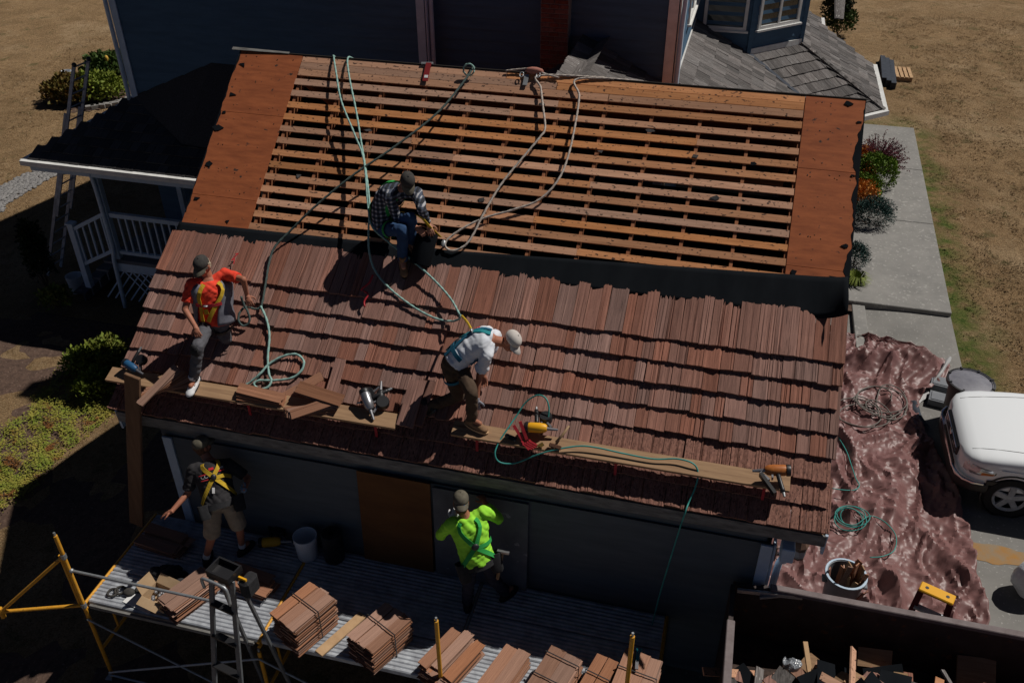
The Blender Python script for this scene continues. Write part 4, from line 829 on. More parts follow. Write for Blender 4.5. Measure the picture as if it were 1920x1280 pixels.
bundle((310, 1022), R(-6), 2, 6, 'shaded pile of shakes at the foot of the upright plank', 0, w=.16, mess=.03)
c = on(640, 1190); mb = MB(); mb.box(c+V((0, 0, .025)), (.7, .12, .025), rot=R(66)); obj('loose_board', mb, 'tan_t', label='pale bare board lying between two strapped shake bundles', cat='board', bevel=.003)
# snips on the last bundle
t = thing('snips', on(1196, 1235, DZ+.37), 'pair of snips with blue grips lying on a shake bundle', 'snips'); c = on(1195, 1235, DZ+.372)
mb = MB()
for s in (-1, 1): mb.bar(c+V((.018*s, .14, 0)), c+V((.006*s, -.02, 0)), .02, .016)
obj('grip', mb, 'web_t', t)
mb = MB(); mb.bar(c+V((0, -.02, 0)), c+V((.01, -.13, 0)), .035, .014); obj('jaw', mb, 'grey_tool', t)
def bucket(c, r, h, label, m='bucket', top=1.12, handle=True):
    t = thing('bucket', c, label, 'bucket'); mb = MB(); mb.lathe(c, [(0, .004), (r*.88, 0), (r*.9, .004), (r, h*.8), (r*1.04, h*.8), (r*1.04, h*.84), (r*1.02, h*.985), (r*1.06, h), (r*.99, h), (r*.87, .02), (0, .015)], 26); obj('pail', mb, m, t, smooth=35)
    if handle: mb = MB(); mb.tube([c+V((r*1.03*math.cos(a), -r*.55*math.sin(a)-.01, h*.82+r*.2*math.sin(a)-.09*math.sin(a))) for a in [PI*i/14 for i in range(15)]], .004, 5); obj('handle', mb, 'steel', t, smooth=True)
    return t
bucket(on(578, 1040), .145, .36, 'white plastic bucket standing on the scaffold deck by the wall')
t = thing('felt_roll', on(628, 1045), 'unopened black felt roll standing on the scaffold deck beside the white bucket', 'felt roll'); mb = MB(); c = on(628, 1045); mb.lathe(c, [(0, 0), (.125, 0), (.13, .01), (.13, .45), (.12, .46), (.04, .455), (.035, .3)], 24); obj('roll', mb, 'black', t, smooth=40)
nailgun(on(512, 1024, DZ+.03), V((.8, .3, 0)), V((0, 0, 1)), 'yellow and black nail gun lying on the shaded scaffold deck', 'black', 'yellow_tool', 1.25)
# cardboard box with open flaps
t = thing('cardboard_box', on(305, 1122), 'open cardboard box of nails on the sunlit end of the scaffold deck', 'box'); c = on(303, 1128); ca_, sa_ = math.cos(R(-12)), math.sin(R(-12)); bx, by = V((ca_, sa_, 0)), V((-sa_, ca_, 0)); mb = MB(); w, d, h = .32, .24, .16
for s in (-1, 1): mb.box(c+bx*(s*w/2)+V((0, 0, h/2)), (.008, d, h), ax=(bx, by, V((0, 0, 1)))); mb.box(c+by*(s*d/2)+V((0, 0, h/2)), (w-.002, .008, h-.002), ax=(bx, by, V((0, 0, 1))))
mb.box(c+V((0, 0, .006)), (w, d, .008), ax=(bx, by, V((0, 0, 1)))); obj('carton', mb, 'card', t)
for o_, e, l in ((-bx*w/2, V((-.35, 0, .94)), .17), (by*d/2, V((0, .8, .6)), .12), (-by*d/2, V((0, -.9, -.3)), .11), (bx*w/2, V((.6, 0, -.7)), .1)):
    e = (bx*e.x+by*e.y+V((0, 0, e.z))).normalized(); side = by if abs(o_.dot(bx)) > .05 else bx; mb = MB(); mb.box(c+o_+V((0, 0, h))+e*(l/2), ((d if side is by else w)-.01, l, .006), ax=(side, e, side.cross(e))); obj('flap', mb, 'card', t)
mb = MB(); [mb.ball(c+V((random.uniform(-.12, .12), random.uniform(-.08, .08), .06)), .03, n=6, m=4) for _ in range(14)]; obj('nail_coils', mb, 'grey_tool', t)
# heap of dark jackets and a tool bag
t = thing('tool_bag', on(305, 1085), 'slumped black tool bag and jacket on the scaffold deck', 'bag'); mb = MB(); c = on(318, 1088)
for k in range(16):
    a = random.uniform(0, 2*PI); r_ = random.uniform(0, 1)**.6; mb.ball(c+V((.3*r_*math.cos(a), .13*r_*math.sin(a), .05+.08*(1-r_))), (random.uniform(.06, .12), random.uniform(.05, .09), random.uniform(.04, .08)), n=8, m=6)
bg_ = obj('bag', mb, 'blackm', t, smooth=True)
for p_, m_, r_ in ((on(256, 1098), 'soil', .07), (on(218, 1108), 'blackm', .075), (on(300, 1100), 'blackm', .06)):
    pass
mb = MB()
for p_ in (on(212, 1112), on(226, 1108)): mb.tube([p_+V((.06*math.cos(a), .06*math.sin(a), .02)) for a in [2*PI*i/14 for i in range(15)]], .015, 6)
mb.ball(on(243, 1112)+V((0, 0, .03)), (.08, .06, .035)); mb.ball(on(262, 1108)+V((0, 0, .03)), (.06, .05, .03)); obj('tool_pouch', mb, 'cap_d', smooth=True, label='worn tool pouch with hose rings on the sunlit deck corner', cat='tool pouch')
for p_, m_, nm, lb in ((on(366, 1083), 'bucket', 'paper_cup', 'white cup among the bags on the scaffold deck'), (on(332, 1108), 'pink', 'tape_roll', 'pink tape roll beside the cardboard box')):
    mb = MB(); mb.lathe(p_, [(0, 0), (.035, 0), (.042, .09), (.038, .09), (.03, .01), (0, .01)], 12); obj(nm, mb, m_, smooth=40, label=lb, cat=nm.replace('_', ' '))
mb = MB(); c = on(268, 1125, DZ+.006); mb.box(c, (.42, .25, .006), rot=R(-12)); obj('paper_sheet', mb, 'blk_text', label='sheet of pale paper lying on the deck corner', cat='paper')
# step ladder in front of the scaffold
lt = aty(418, 1078, -6.05); t = thing('step_ladder', V((lt.x, -6.2, gz(lt.x, -6.2))), 'aluminium step ladder with black tray top standing before the scaffold', 'step ladder')
zb = gz(lt.x, -6.2); hL = lt.z-zb; tx = V((.98, -.2, 0)); ty = V((.2, .98, 0)); c = V((lt.x, lt.y, lt.z))
for s in (-1, 1):
    mb = MB(); mb.bar(c+tx*(s*.14)-ty*.02, V((c.x, c.y, zb))+tx*(s*.24)-ty*.6, .025, .06, up=tx); obj('front_rail', mb, 'dsteel', t)
    mb = MB(); mb.bar(c+tx*(s*.15)+ty*.06-V((0, 0, .1)), V((c.x, c.y, zb))+tx*(s*.27)+ty*.42, .025, .05, up=tx); obj('rear_rail', mb, 'dsteel', t)
for k in range(6):
    f = .14+.15*k; mb = MB(); p0 = lerp(c-ty*.02, V((c.x, c.y, zb))-ty*.6, f); mb.box(p0, (.27+.2*f, .08, .025), ax=(tx, ty, V((0, 0, 1)))); obj('tread', mb, 'black' if k < 3 else 'dsteel', t)
mb = MB(); mb.box(c+ty*.03, (.3, .22, .03), ax=(tx, ty, V((0, 0, 1))))
for s in (-1, 1): mb.box(c+ty*.03+tx*(s*.14)+V((0, 0, .04)), (.02, .22, .09), ax=(tx, ty, V((0, 0, 1)))); mb.box(c+ty*(.03+s*.1)+V((0, 0, .04)), (.258, .02, .088), ax=(tx, ty, V((0, 0, 1))))
obj('tray', mb, 'black', t)
mb = MB(); mb.tube(smooth_path([c+tx*-.17-ty*.13+V((0, 0, -.14)), c+tx*-.165-ty*.14+V((0, 0, .0)), c+tx*-.1-ty*.14+V((0, 0, .03)), c+tx*.1-ty*.14+V((0, 0, .03)), c+tx*.165-ty*.14, c+tx*.19-ty*.16+V((0, 0, -.2))], .03), .017, 8); obj('hoop', mb, 'steel', t, smooth=True)
mb = MB(); mb.box(c+tx*.22+ty*.05+V((0, 0, -.02)), (.1, .02, .08), ax=(tx, ty, V((0, 0, 1)))); obj('warning_label', mb, 'yellow_tool', t)
mb = MB(); mb.box(c+tx*.24+ty*.1-V((0, 0, .13)), (.13, .2, .24), ax=(tx, ty, V((0, 0, 1)))); obj('tool_bag', mb, 'blackm', t, bevel=.03)
# hose end at the right front of the scaffold
rope('air_hose', [V((7.22, -5.3, .62))+V((.17*math.cos(a), .1*math.sin(a), .05*math.sin(a/2))) for a in [.3*i for i in range(26)]]+[V((7.3, -5.2, .3)), V((7.35, -5.1, gz(7.35, -5.1)+.02))], .008, 'hose', 'teal hose loop hanging beside the dumpster', 'air hose', lobes=0)
# ------------------------------------------------------------------ dumpster with debris
RZ = 1.85; dl = atz(1375, 1092, RZ); DX0, DY1 = dl.x, dl.y; DX1, DY0 = DX0+5.6, DY1-2.3
dm = thing('dumpster', ((DX0+DX1)/2, (DY0+DY1)/2, gz(9, -5)), 'dark steel dumpster full of torn off roofing beside the garage corner', 'dumpster')
zb = gz(9, -5)+.12
for nm, c, d in (('rear_wall', ((DX0+DX1)/2, DY1, (RZ+zb)/2), (DX1-DX0, .05, RZ-zb)), ('front_wall', ((DX0+DX1)/2, DY0, (RZ+zb)/2), (DX1-DX0, .05, RZ-zb)), ('end_wall', (DX0, (DY0+DY1)/2, (RZ+zb)/2), (.05, DY1-DY0-.052, RZ-zb)), ('end_wall', (DX1, (DY0+DY1)/2, (RZ+zb)/2), (.05, DY1-DY0-.052, RZ-zb)), ('floor', ((DX0+DX1)/2, (DY0+DY1)/2, zb+.03), (DX1-DX0-.06, DY1-DY0-.06, .05))):
    mb = MB(); mb.box(c, d); obj(nm, mb, 'dumpster', dm)
for p, q in (((DX0+.4, DY1, RZ), (DX1, DY1, RZ)), ((DX0, DY0, RZ), (DX1, DY0, RZ)), ((DX0, DY0, RZ), (DX0, DY1-.55, RZ-.02))):
    mb = MB(); mb.bar(V(p)+V((0, 0, .03)), V(q)+V((0, 0, .03)), .085, .06); obj('rim', mb, 'rim', dm, bevel=.008)
for i in range(9): mb = MB(); mb.box((DX0+.35+i*.62, DY1+.06, (RZ+zb)/2), (.08, .08, RZ-zb-.1)); obj('rib', mb, 'dumpster', dm)
mb = MB(); mb.bar((DX0+.05, DY1-.08, RZ-.02), (DX0+.75, DY1-.02, RZ+.0), .03, .05); mb.bar((DX0+.3, DY1-.1, RZ-.05), (DX0+.55, DY1-.03, RZ-.02), .02, .03); obj('latch_bar', mb, 'steel', dm)
mb = MB(); mb.tube(smooth_path([(DX0+.03, DY0+.9, 1.3), (DX0+.3, DY0+.8, 1.15), (DX0+.7, DY0+.6, 1.1), (DX0+1.1, DY0+.5, 1.1)], .08), .05, 6); obj('bent_rail', mb, 'rim', dm)
mb = MB(); nx_, ny_ = 60, 26
for i in range(nx_+1):
    for j in range(ny_+1):
        x = lerp(DX0+.04, DX1-.04, i/nx_); y = lerp(DY0+.04, DY1-.04, j/ny_)
        mb.v.append(V((x, y, 1.05+.42*sstep((x-DX0-.2)/1.2)*sstep((DY1-.15-y)/.7)+.12*noise.noise(V((x*2.5, y*2.5, 0))))))
for i in range(nx_):
    for j in range(ny_): a = i*(ny_+1)+j; mb.f.append((a, a+ny_+1, a+ny_+2, a+1))
o = obj('roofing_rubble', mb, mat('rubble', (.07, .045, .035), .95, c2=(.03, .022, .02), nscale=9, bump=.03, bscale=14), dm, kind='stuff')
def rz(x, y): return 1.07+.42*sstep((x-DX0-.2)/1.2)*sstep((DY1-.15-y)/.7)
DEB = []
for i in range(290):
    x = random.uniform(DX0+.15, DX1-.2); y = DY1-.25-(1.75 if i > 60 else 2.0)*random.random()**.7
    k = i % 5; sz = ((random.uniform(.25, .6), random.uniform(.08, .22), .02), (random.uniform(.3, .9), .09, .02), (random.uniform(.2, .5), random.uniform(.2, .4), .012), (random.uniform(.3, .5), .12, .02), (random.uniform(.2, .4), .14, .02))[k]
    q = Matrix.Rotation(random.uniform(0, 6.3), 3, 'Z')@Matrix.Rotation(random.gauss(0, .35), 3, 'X')@Matrix.Rotation(random.gauss(0, .3), 3, 'Y')
    mb = MB(); mb.box((x, y, rz(x, y)+random.uniform(.03, .16)), sz, ax=(q@V((1, 0, 0)), q@V((0, 1, 0)), q@V((0, 0, 1))))
    nm, m_, lb, ct = (('old_shingle', 'grey_shingle', 'torn weathered shingle in the dumpster', 'shingle'), ('broken_batten', 'batten', 'broken batten in the dumpster', 'batten'), ('felt_scrap', 'felt', 'black felt scrap in the dumpster', 'felt scrap'), ('old_shake', 'shake', 'brown split shake in the dumpster', 'shake'), ('wood_scrap', 'shake_new' if i % 2 else 'plank', 'pale wood offcut in the dumpster', 'offcut'))[k]
    obj(nm, mb, m_, label=lb, cat=ct, group='torn off roofing in the dumpster')
for (p_, w_, h_, m_, lb) in (((1640, 1233), .36, .2, 'plank', 'square brown board end propped in the dumpster'), ((1830, 1258), .4, .3, 'plank', 'tall brown offcut standing in the dumpster'), ((1665, 1268), .4, .12, 'tan_t', 'bright split board in the dumpster')):
    c = atz(*p_, 1.35); mb = MB(); mb.box(c, (w_, .03, h_), ax=(V((1, .1, 0)).normalized(), V((0, -.6, .8)), V((0, .8, .6)))); obj('wood_scrap', mb, m_, label=lb, cat='offcut')
c = atz(1512, 1240, 1.35); mb = MB(); mb.bar(c+V((.06, -.25, -.05)), c+V((-.03, .18, .1)), .05, .04); obj('wood_scrap', mb, 'tan_t', label='bright narrow stick standing up in the dumpster', cat='offcut')
for p_ in ((1483, 1245), (1550, 1268)):
    c = atz(*p_, 1.35); mb = MB()
    mb.ball(c, (.11, .08, .05), n=22, m=14)
    for v in mb.v: v += V((noise.noise(v*14), noise.noise(v*14+V((5, 0, 0))), noise.noise(v*14+V((0, 5, 0)))))*.06
    obj('plastic_wrap', mb, 'foil', label='crumpled clear plastic wrap glinting in the dumpster', cat='plastic wrap', group='clear plastic wrap in the dumpster')

# ------------------------------------------------------------------ tarp on the driveway
TP = [(8.12, 4.1), (9.62, 4.12), (10.2, 4.05), (10.87, 3.87), (11.38, 3.45), (11.2, 2.9), (10.72, 2.3), (10.62, 1.7), (10.8, 1.0), (10.95, .2), (11.0, -.6), (11.06, -1.1), (10.98, -1.8), (11.05, -2.4), (11.0, -3.3), (10.6, -3.9), (8.12, -3.75)]
def tarp_edge(y):
    xs = []
    for (a, b), (c, d) in zip(TP[1:-1], TP[2:]):
        if (b-y)*(d-y) <= 0 and b != d: xs.append(a+(c-a)*(y-b)/(d-b))
    return max(xs) if xs else 10.5
mb = MB(); NI, NJ = 110, 280
def ridged(p): return 1-abs(noise.noise(p))*2
def tarp_h(x, y, xr):
    s = (x-8.12)/(xr-8.12); p = V((x, y, 0)); wp = p+V((noise.noise(p*1.3), noise.noise(p*1.3+V((9, 0, 0))), 0))*.35
    h = .012+.19*max(0, 1-4.6*abs(noise.noise(V((wp.x*1.3+wp.y*.4, wp.y*.42, 0)))))**1.5*(.5+.9*abs(noise.noise(p*.9)))+.07*max(0, 1-4*abs(noise.noise(V((wp.x*2.7-wp.y*.6, wp.y*.95, 5)))))**1.4+.03*max(0, 1-3*abs(noise.noise(V((wp.x*5, wp.y*3.2, 1)))))+.022*max(0, 1-2.6*abs(noise.noise(p*10.5+V((3, 1, 0)))))+.006*abs(noise.noise(p*24))
    edge = max(sstep((s-.93)/.07), sstep((y-3.6)/.4)); h += .08*edge*(.6+.9*noise.noise(V((x*3, y*3, 8))))
    h += .3*math.exp(-((y-3.25-.12*math.sin(x*3))/.3)**2)*sstep((x-9.0)/.5)*sstep((11.3-x)/.5)*(.75+.6*noise.noise(V((x*2.8, y*2, 1))))
    h += .13*math.exp(-((x-10.05-(y+1)*.22-.1*math.sin(y*2))/.1)**2)*sstep((y+3)/.8)*sstep((1.7-y)/.8)*(.6+.8*noise.noise(V((x, y*1.5, 3))))
    h += .12*math.exp(-((x-9.2+(y-1)*.3-.12*math.sin(y*2.6))/.08)**2)*sstep((y+1.5)/.8)*sstep((3-y)/.8)*(.6+.8*noise.noise(V((x, y*1.5, 7))))
    return gz(x, y)+.012+max(.004, h)
for j in range(NJ+1):
    y = lerp(-3.8, 4.05, j/NJ); xr = tarp_edge(max(-3.85, min(4.04, y)))+.05*noise.noise(V((y*5, 0, 2)))
    for i in range(NI+1):
        x = lerp(8.12, xr, i/NI); mb.v.append(V((x, y, tarp_h(x, y, xr))))
for j in range(NJ):
    for i in range(NI): a = j*(NI+1)+i; mb.f.append((a, a+1, a+NI+2, a+NI+1))
t = thing('tarp', (9.6, .2, 0), 'crumpled brown tarp spread over the driveway beside the garage', 'tarp')
o = obj('sheet', mb, 'tarp', t, smooth=34); s_ = o.modifiers.new('t', 'SOLIDIFY'); s_.thickness = .003
# folded back silver edges
def ribbon(pts, w, m, nm, amp=.05):
    P = smooth_path(pts, .05); mb = MB()
    for i, p in enumerate(P):
        a = (P[min(i+1, len(P)-1)]-P[max(0, i-1)]).normalized(); b = V((0, 0, 1)).cross(a)
        for k in range(5): f = k/4-.5; mb.v.append(p+b*(f*w*(1+.4*noise.noise(p*4)))+V((0, 0, .03*(1-(2*f)**2)+.5*amp*abs(noise.noise(V((p.x*9+k, p.y*9, k*.7))))+.01)))
    for i in range(len(P)-1):
        for k in range(4): a = i*5+k; mb.f.append((a, a+1, a+6, a+5))
    return obj(nm, mb, m, t, smooth=True)
g3 = lambda x, y, z=.03: V((*atz(x, y, 0).xy, z))
ribbon([g3(1775, 688, .2), g3(1768, 702, .25), g3(1757, 718, .2), g3(1745, 728, .12)], .07, 'silver', 'folded_edge')
ribbon([g3(1738, 738, .02), g3(1722, 746, .03), g3(1706, 760, .03), g3(1700, 778, .03), g3(1712, 795, .03), g3(1722, 800, .02)], .22, 'silver', 'folded_edge')
ribbon([g3(1712, 760, .07), g3(1720, 785, .06), g3(1735, 805, .04)], .12, 'slate', 'folded_edge')
# cables and hoses lying on the tarp
def lay(P, r):
    out = []
    Q = smooth_path(P, .06); H_ = [tarp_h(p.x, p.y, tarp_edge(max(-3.8, min(4.0, p.y)))) for p in Q]
    H_ = [max(H_[max(0, i-4):i+5]) for i in range(len(Q))]; H_ = [sum(H_[max(0, i-4):i+5])/len(H_[max(0, i-4):i+5]) for i in range(len(Q))]
    return [V((p.x, p.y, h+r+(p.z-.09)*.4+.004)) for p, h in zip(Q, H_)]
def ground_coil(nm, cx, cy, r, turns, m, lab, rr=.008, ell=.75, tail=None, z=.09, spread=.12):
    c = atz(cx, cy, 0); pts = []
    for i in range(int(turns*12)):
        a = 2*PI*i/12; q = r*(1+.25*math.sin(i*.37)); pts.append(V((c.x+q*math.cos(a)+spread*math.sin(i*.21), c.y+ell*q*math.sin(a)+spread*math.cos(i*.17), z+.03*math.sin(i*.9)+.002*i/12)))
    if tail: pts += [V((*atz(x, y, 0).xy, z)) for x, y in tail]
    return rope(nm, lay(pts, rr), rr, m, lab, 'cable' if m == 'cable' else 'air hose', lobes=0, step=.05, n=6)
ground_coil('power_cable', 1628, 775, .34, 6, 'cable', 'loose coil of grey cable lying on the tarp', .011, .9, [(1660, 800), (1690, 790), (1697, 765), (1680, 742), (1650, 738), (1640, 770), (1648, 800)], spread=.22, z=.11)
ground_coil('air_hose', 1590, 990, .2, 4, 'hose', 'teal air hose coil lying on the tarp beside the eave', .008, .8, [(1625, 990), (1650, 1000), (1672, 1025), (1670, 1050), (1650, 1060), (1625, 1062)], spread=.02, z=.1)
rope('air_hose', lay([V((*atz(x, y, 0).xy, .09)) for x, y in ((1568, 835), (1582, 858), (1590, 880), (1600, 915), (1606, 928), (1596, 937), (1575, 937), (1555, 934))], .01), .008, 'hose', 'teal air hose hooked across the tarp above the coil', 'air hose', lobes=0)
# grey can of shake offcuts
def can(c, r0, r1, h, m): mb = MB(); mb.lathe(c, [(0, .004), (r0, 0), (r0+.01, .02), (r1, h-.05), (r1+.025, h-.045), (r1+.03, h-.005), (r1+.015, h), (r1-.01, h-.01), (r0-.01, .03), (0, .025)], 30); return mb
c = atz(1587, 1075, .8); c.z = .05; t = thing('trash_can', c, 'grey round trash can full of split shake offcuts on the tarp', 'trash can')
obj('can', can(c, .19, .235, .75, 'greycan'), 'greycan', t, smooth=35)
mb = MB(); mb.lathe(c+V((0, 0, .738)), [(.235, 0), (.262, .004), (.262, .014), (.235, .016)], 30); obj('rim', mb, 'trim', t, smooth=35)
for s in (-1, 1): mb = MB(); mb.box(c+V((s*.25, -.02, .62)), (.06, .12, .04)); obj('handle', mb, 'greycan', t, bevel=.01)
for i in range(22):
    a = random.uniform(0, 6.3); r_ = .15*random.random()**.5; b_ = c+V((r_*math.cos(a), r_*math.sin(a), .1)); tp = b_+V((random.gauss(.02, .07), random.gauss(0, .06), random.uniform(.55, .9))); mb = MB(); mb.bar(b_, tp, random.uniform(.04, .09), .014, up=V((math.cos(a*3), math.sin(a*3), 0)))
    obj('shake_offcut', mb, ('shake_new', 'shake', 'plank')[i % 3], label='split shake offcut standing in the grey trash can', cat='offcut', group='shake offcuts in the grey can')
# black wheeled bin with a grey domed lid
c = atz(1822, 712, .95); c.z = gz(c.x, c.y); t = thing('lidded_bin', c, 'black round bin with dusty grey lid behind the white car', 'bin'); hB_ = .9
mb = MB(); mb.lathe(c, [(0, 0), (.25, 0), (.26, .03), (.31, hB_-.08), (.335, hB_-.06), (.34, hB_)], 30); obj('can', mb, 'black', t, smooth=35)
mb = MB(); mb.lathe(c+V((0, 0, hB_-.01)), [(.355, -.03), (.36, .0), (.355, .03), (.33, .035), (.32, .02), (.2, .05), (0, .06)], 30); obj('lid', mb, ['lidgrey'], t, smooth=35)
mb = MB(); mb.lathe(c+V((0, 0, hB_-.02)), [(.358, -.02), (.372, -.02), (.374, .045), (.345, .05), (.33, .035)], 30); obj('lid_rim', mb, 'black', t, smooth=35)
for k in range(8): a = k*PI/4+.3; mb = MB(); mb.box(c+V((.35*math.cos(a), .35*math.sin(a), hB_+.03)), (.05, .03, .03), rot=a); obj('lid_clip', mb, 'black', t)
# grey totes behind the bin
for x, y, z, lb in ((11.2, 2.75, .1, 'grey flat metal tray lying on the path edge beside the tarp'), (11.12, 2.3, .08, 'second grey metal tray lying nearer the car')):
    mb = MB(); mb.box((x, y, z), (.5, .3, .12), rot=R(-12)); mb.box((x, y, z+.068), (.44, .24, .01), rot=R(-12)); obj('metal_tray', mb, 'greycan', label=lb, cat='tray', bevel=.01)
# fibreglass step ladder with yellow top
c = atz(1757, 1112, 1.15); t = thing('step_ladder', (c.x, c.y, 0), 'maroon fibreglass step ladder with yellow top standing on the tarp', 'step ladder'); tx = V((.93, -.36, 0)); ty = V((.36, .93, 0))
mb = MB(); mb.box(c, (.4, .16, .045), ax=(tx, ty, V((0, 0, 1)))); obj('top_cap', mb, 'yellow_tool', t, bevel=.01)
for s in (-.12, .12): mb = MB(); mb.lathe(c+tx*s+V((0, 0, .0235)), [(0, 0), (.022, 0), (.022, .002), (0, .0021)], 12); obj('hole', mb, 'black', t)
for s in (-1, 1):
    mb = MB(); mb.bar(c+tx*(s*.17)-ty*.05-V((0, 0, .02)), V((c.x, c.y, .04))+tx*(s*.24)-ty*.42, .03, .075, up=tx); obj('front_rail', mb, 'maroon', t)
    mb = MB(); mb.bar(c+tx*(s*.16)+ty*.05-V((0, 0, .02)), V((c.x, c.y, .04))+tx*(s*.22)+ty*.4, .03, .06, up=tx); obj('rear_rail', mb, 'maroon', t)
for k in range(4):
    f = .2+.24*k; p0 = lerp(c-ty*.05, V((c.x, c.y, .04))-ty*.42, f); mb = MB(); mb.box(p0, (.33+.13*f, .085, .03), ax=(tx, ty, V((0, 0, 1)))); obj('tread', mb, 'alu', t)
# white bag at the frame's edge
c = atz(1925, 1095, .2); c.z = .0; mb = MB(); mb.ball(c+V((.06, 0, .3)), (.26, .24, .3), n=14, m=9)
for v in mb.v: v += V((1, 1, 1))*.04*noise.noise(v*6)
obj('plastic_bag', mb, 'plastic_bag', smooth=True, label='white filled plastic bag standing on the driveway', cat='bag')
# wall lantern on the garage's right side
c = V((8.3, -3.85, 2.05)); t = thing('wall_lantern', (8.05, c.y, 2.0), 'old bronze wall lantern on scroll bracket at the garage corner', 'lantern')
mb = MB(); mb.box((8.055, c.y, 2.0), (.02, .08, .22)); obj('back_plate', mb, 'hair_b', t)
mb = MB()
for k in range(2):
    s = 1 if k else -1; mb.tube([V((8.1+.05*math.cos(a)*(1-a/14), c.y, 1.98+s*.05+s*.045*math.sin(a)*(1-a/14))) for a in [.35*i for i in range(22)]], .006, 5)
mb.bar(V((8.06, c.y, 1.98)), V((8.3, c.y, 1.98)), .012, .012); obj('bracket', mb, 'black', t)
mb = MB(); mb.lathe(V((c.x, c.y, 1.98)), [(.0, -.03), (.02, 0), (.075, .02), (.085, .2), (.1, .22), (.05, .29), (.02, .3), (.012, .34), (0, .35)], 8); M['bronze'] = mat('aged_bronze', (.14, .08, .055), .6, c2=(.09, .05, .035), nscale=12); obj('lamp_body', mb, 'bronze', t)
mb = MB(); mb.lathe(V((c.x, c.y, 2.0)), [(.078, .03), (.084, .17)], 8); obj('lamp_glass', mb, 'lens', t)
# ------------------------------------------------------------------ white car (only its front end is in the picture)
hub = V((11.62, -.36, .375)); NX = 10.88; YC = .58; CW = 1.84
car = thing('parked_car', (13, YC, 0), 'white car parked on the driveway with its hood towards the garage', 'car')
def sup(x, zc, hz_, w, n=44, e1=.24, e2=.3, yc=YC):
    out = []
    for i in range(n):
        a = 2*PI*(i+.5)/n; c, s = math.cos(a), math.sin(a)
        out.append(V((x, yc+w/2*math.copysign(abs(c)**e1, c), zc+hz_*math.copysign(abs(s)**e2, s))))
    return out
secs = [(0, .62, .86, .62), (.03, .5, .9, .78), (.1, .45, .955, .9), (.22, .42, .99, .965), (.45, .4, 1.03, .99), (.9, .4, 1.075, 1), (1.45, .4, 1.11, 1), (1.9, .4, 1.13, 1), (4.3, .4, 1.13, 1), (4.75, .45, 1.1, .97), (4.85, .5, 1.0, .93)]
mb = MB(); mb.rings([sup(NX+x, (a+b)/2, (b-a)/2, CW*w) for x, a, b, w in secs]); obj('body', mb, 'carwhite', car, smooth=35)
cab = [(1.62, 1.1, 1.16, .9), (2.35, 1.1, 1.72, .8), (2.6, 1.1, 1.76, .79), (4.1, 1.1, 1.76, .78), (4.7, 1.1, 1.2, .84)]
mb = MB(); mb.rings([sup(NX+x, (a+b)/2, (b-a)/2, CW*w, e1=.3, e2=.3) for x, a, b, w in cab]); obj('cabin_glass', mb, 'glass', car, smooth=35)
mb = MB(); mb.rings([sup(NX+x, z, .035, CW*w, e1=.3, e2=.6) for x, z, w in ((2.3, 1.7, .78), (2.5, 1.755, .79), (4.1, 1.76, .78), (4.35, 1.68, .78))]); obj('roof', mb, 'carwhite', car, smooth=35)
for s in (-1, 1):
    for x0, x1, z0, z1, w0, w1 in ((1.66, 2.36, 1.13, 1.73, .9, .8), (3.3, 3.3, 1.1, 1.74, .9, .79), (4.65, 4.15, 1.15, 1.73, .86, .78)): mb = MB(); mb.bar((NX+x0, YC+s*CW/2*w0, z0), (NX+x1, YC+s*CW/2*w1, z1), .07, .05); obj('pillar', mb, 'carwhite', car)
def bump_ring(x, z0, z1, w, o): return sup(x, (z0+z1)/2, (z1-z0)/2, CW*w+o, e2=.3)
mb = MB(); mb.rings([bump_ring(NX-.06+x, .36, .6, w, .03) for x, w in ((0, .66), (.03, .8), (.11, .92), (.24, .99), (.46, 1.0))]); obj('bumper', mb, 'black', car, smooth=35)
mb = MB(); mb.rings([bump_ring(NX-.072+x, .52, .6, w, .034) for x, w in ((0, .67), (.03, .81), (.11, .93), (.24, .995), (.4, 1.002))]); obj('bumper_strip', mb, 'chrome', car, smooth=35)
mb = MB(); mb.box((NX-.005, YC, .75), (.06, .95, .17)); gr = obj('grille', mb, 'black', car, bevel=.02)
for k in range(3): mb = MB(); mb.box((NX-.04, YC, .69+k*.055), (.02, .9, .016)); obj('grille_bar', mb, 'chrome', gr)
mb = MB(); mb.lathe(V((NX-.045, YC, .76)), [(0, 0), (.06, 0), (.05, .015), (0, .02)], 14, ax=V((-1, 0, 0))); obj('badge', mb, 'chrome', gr)
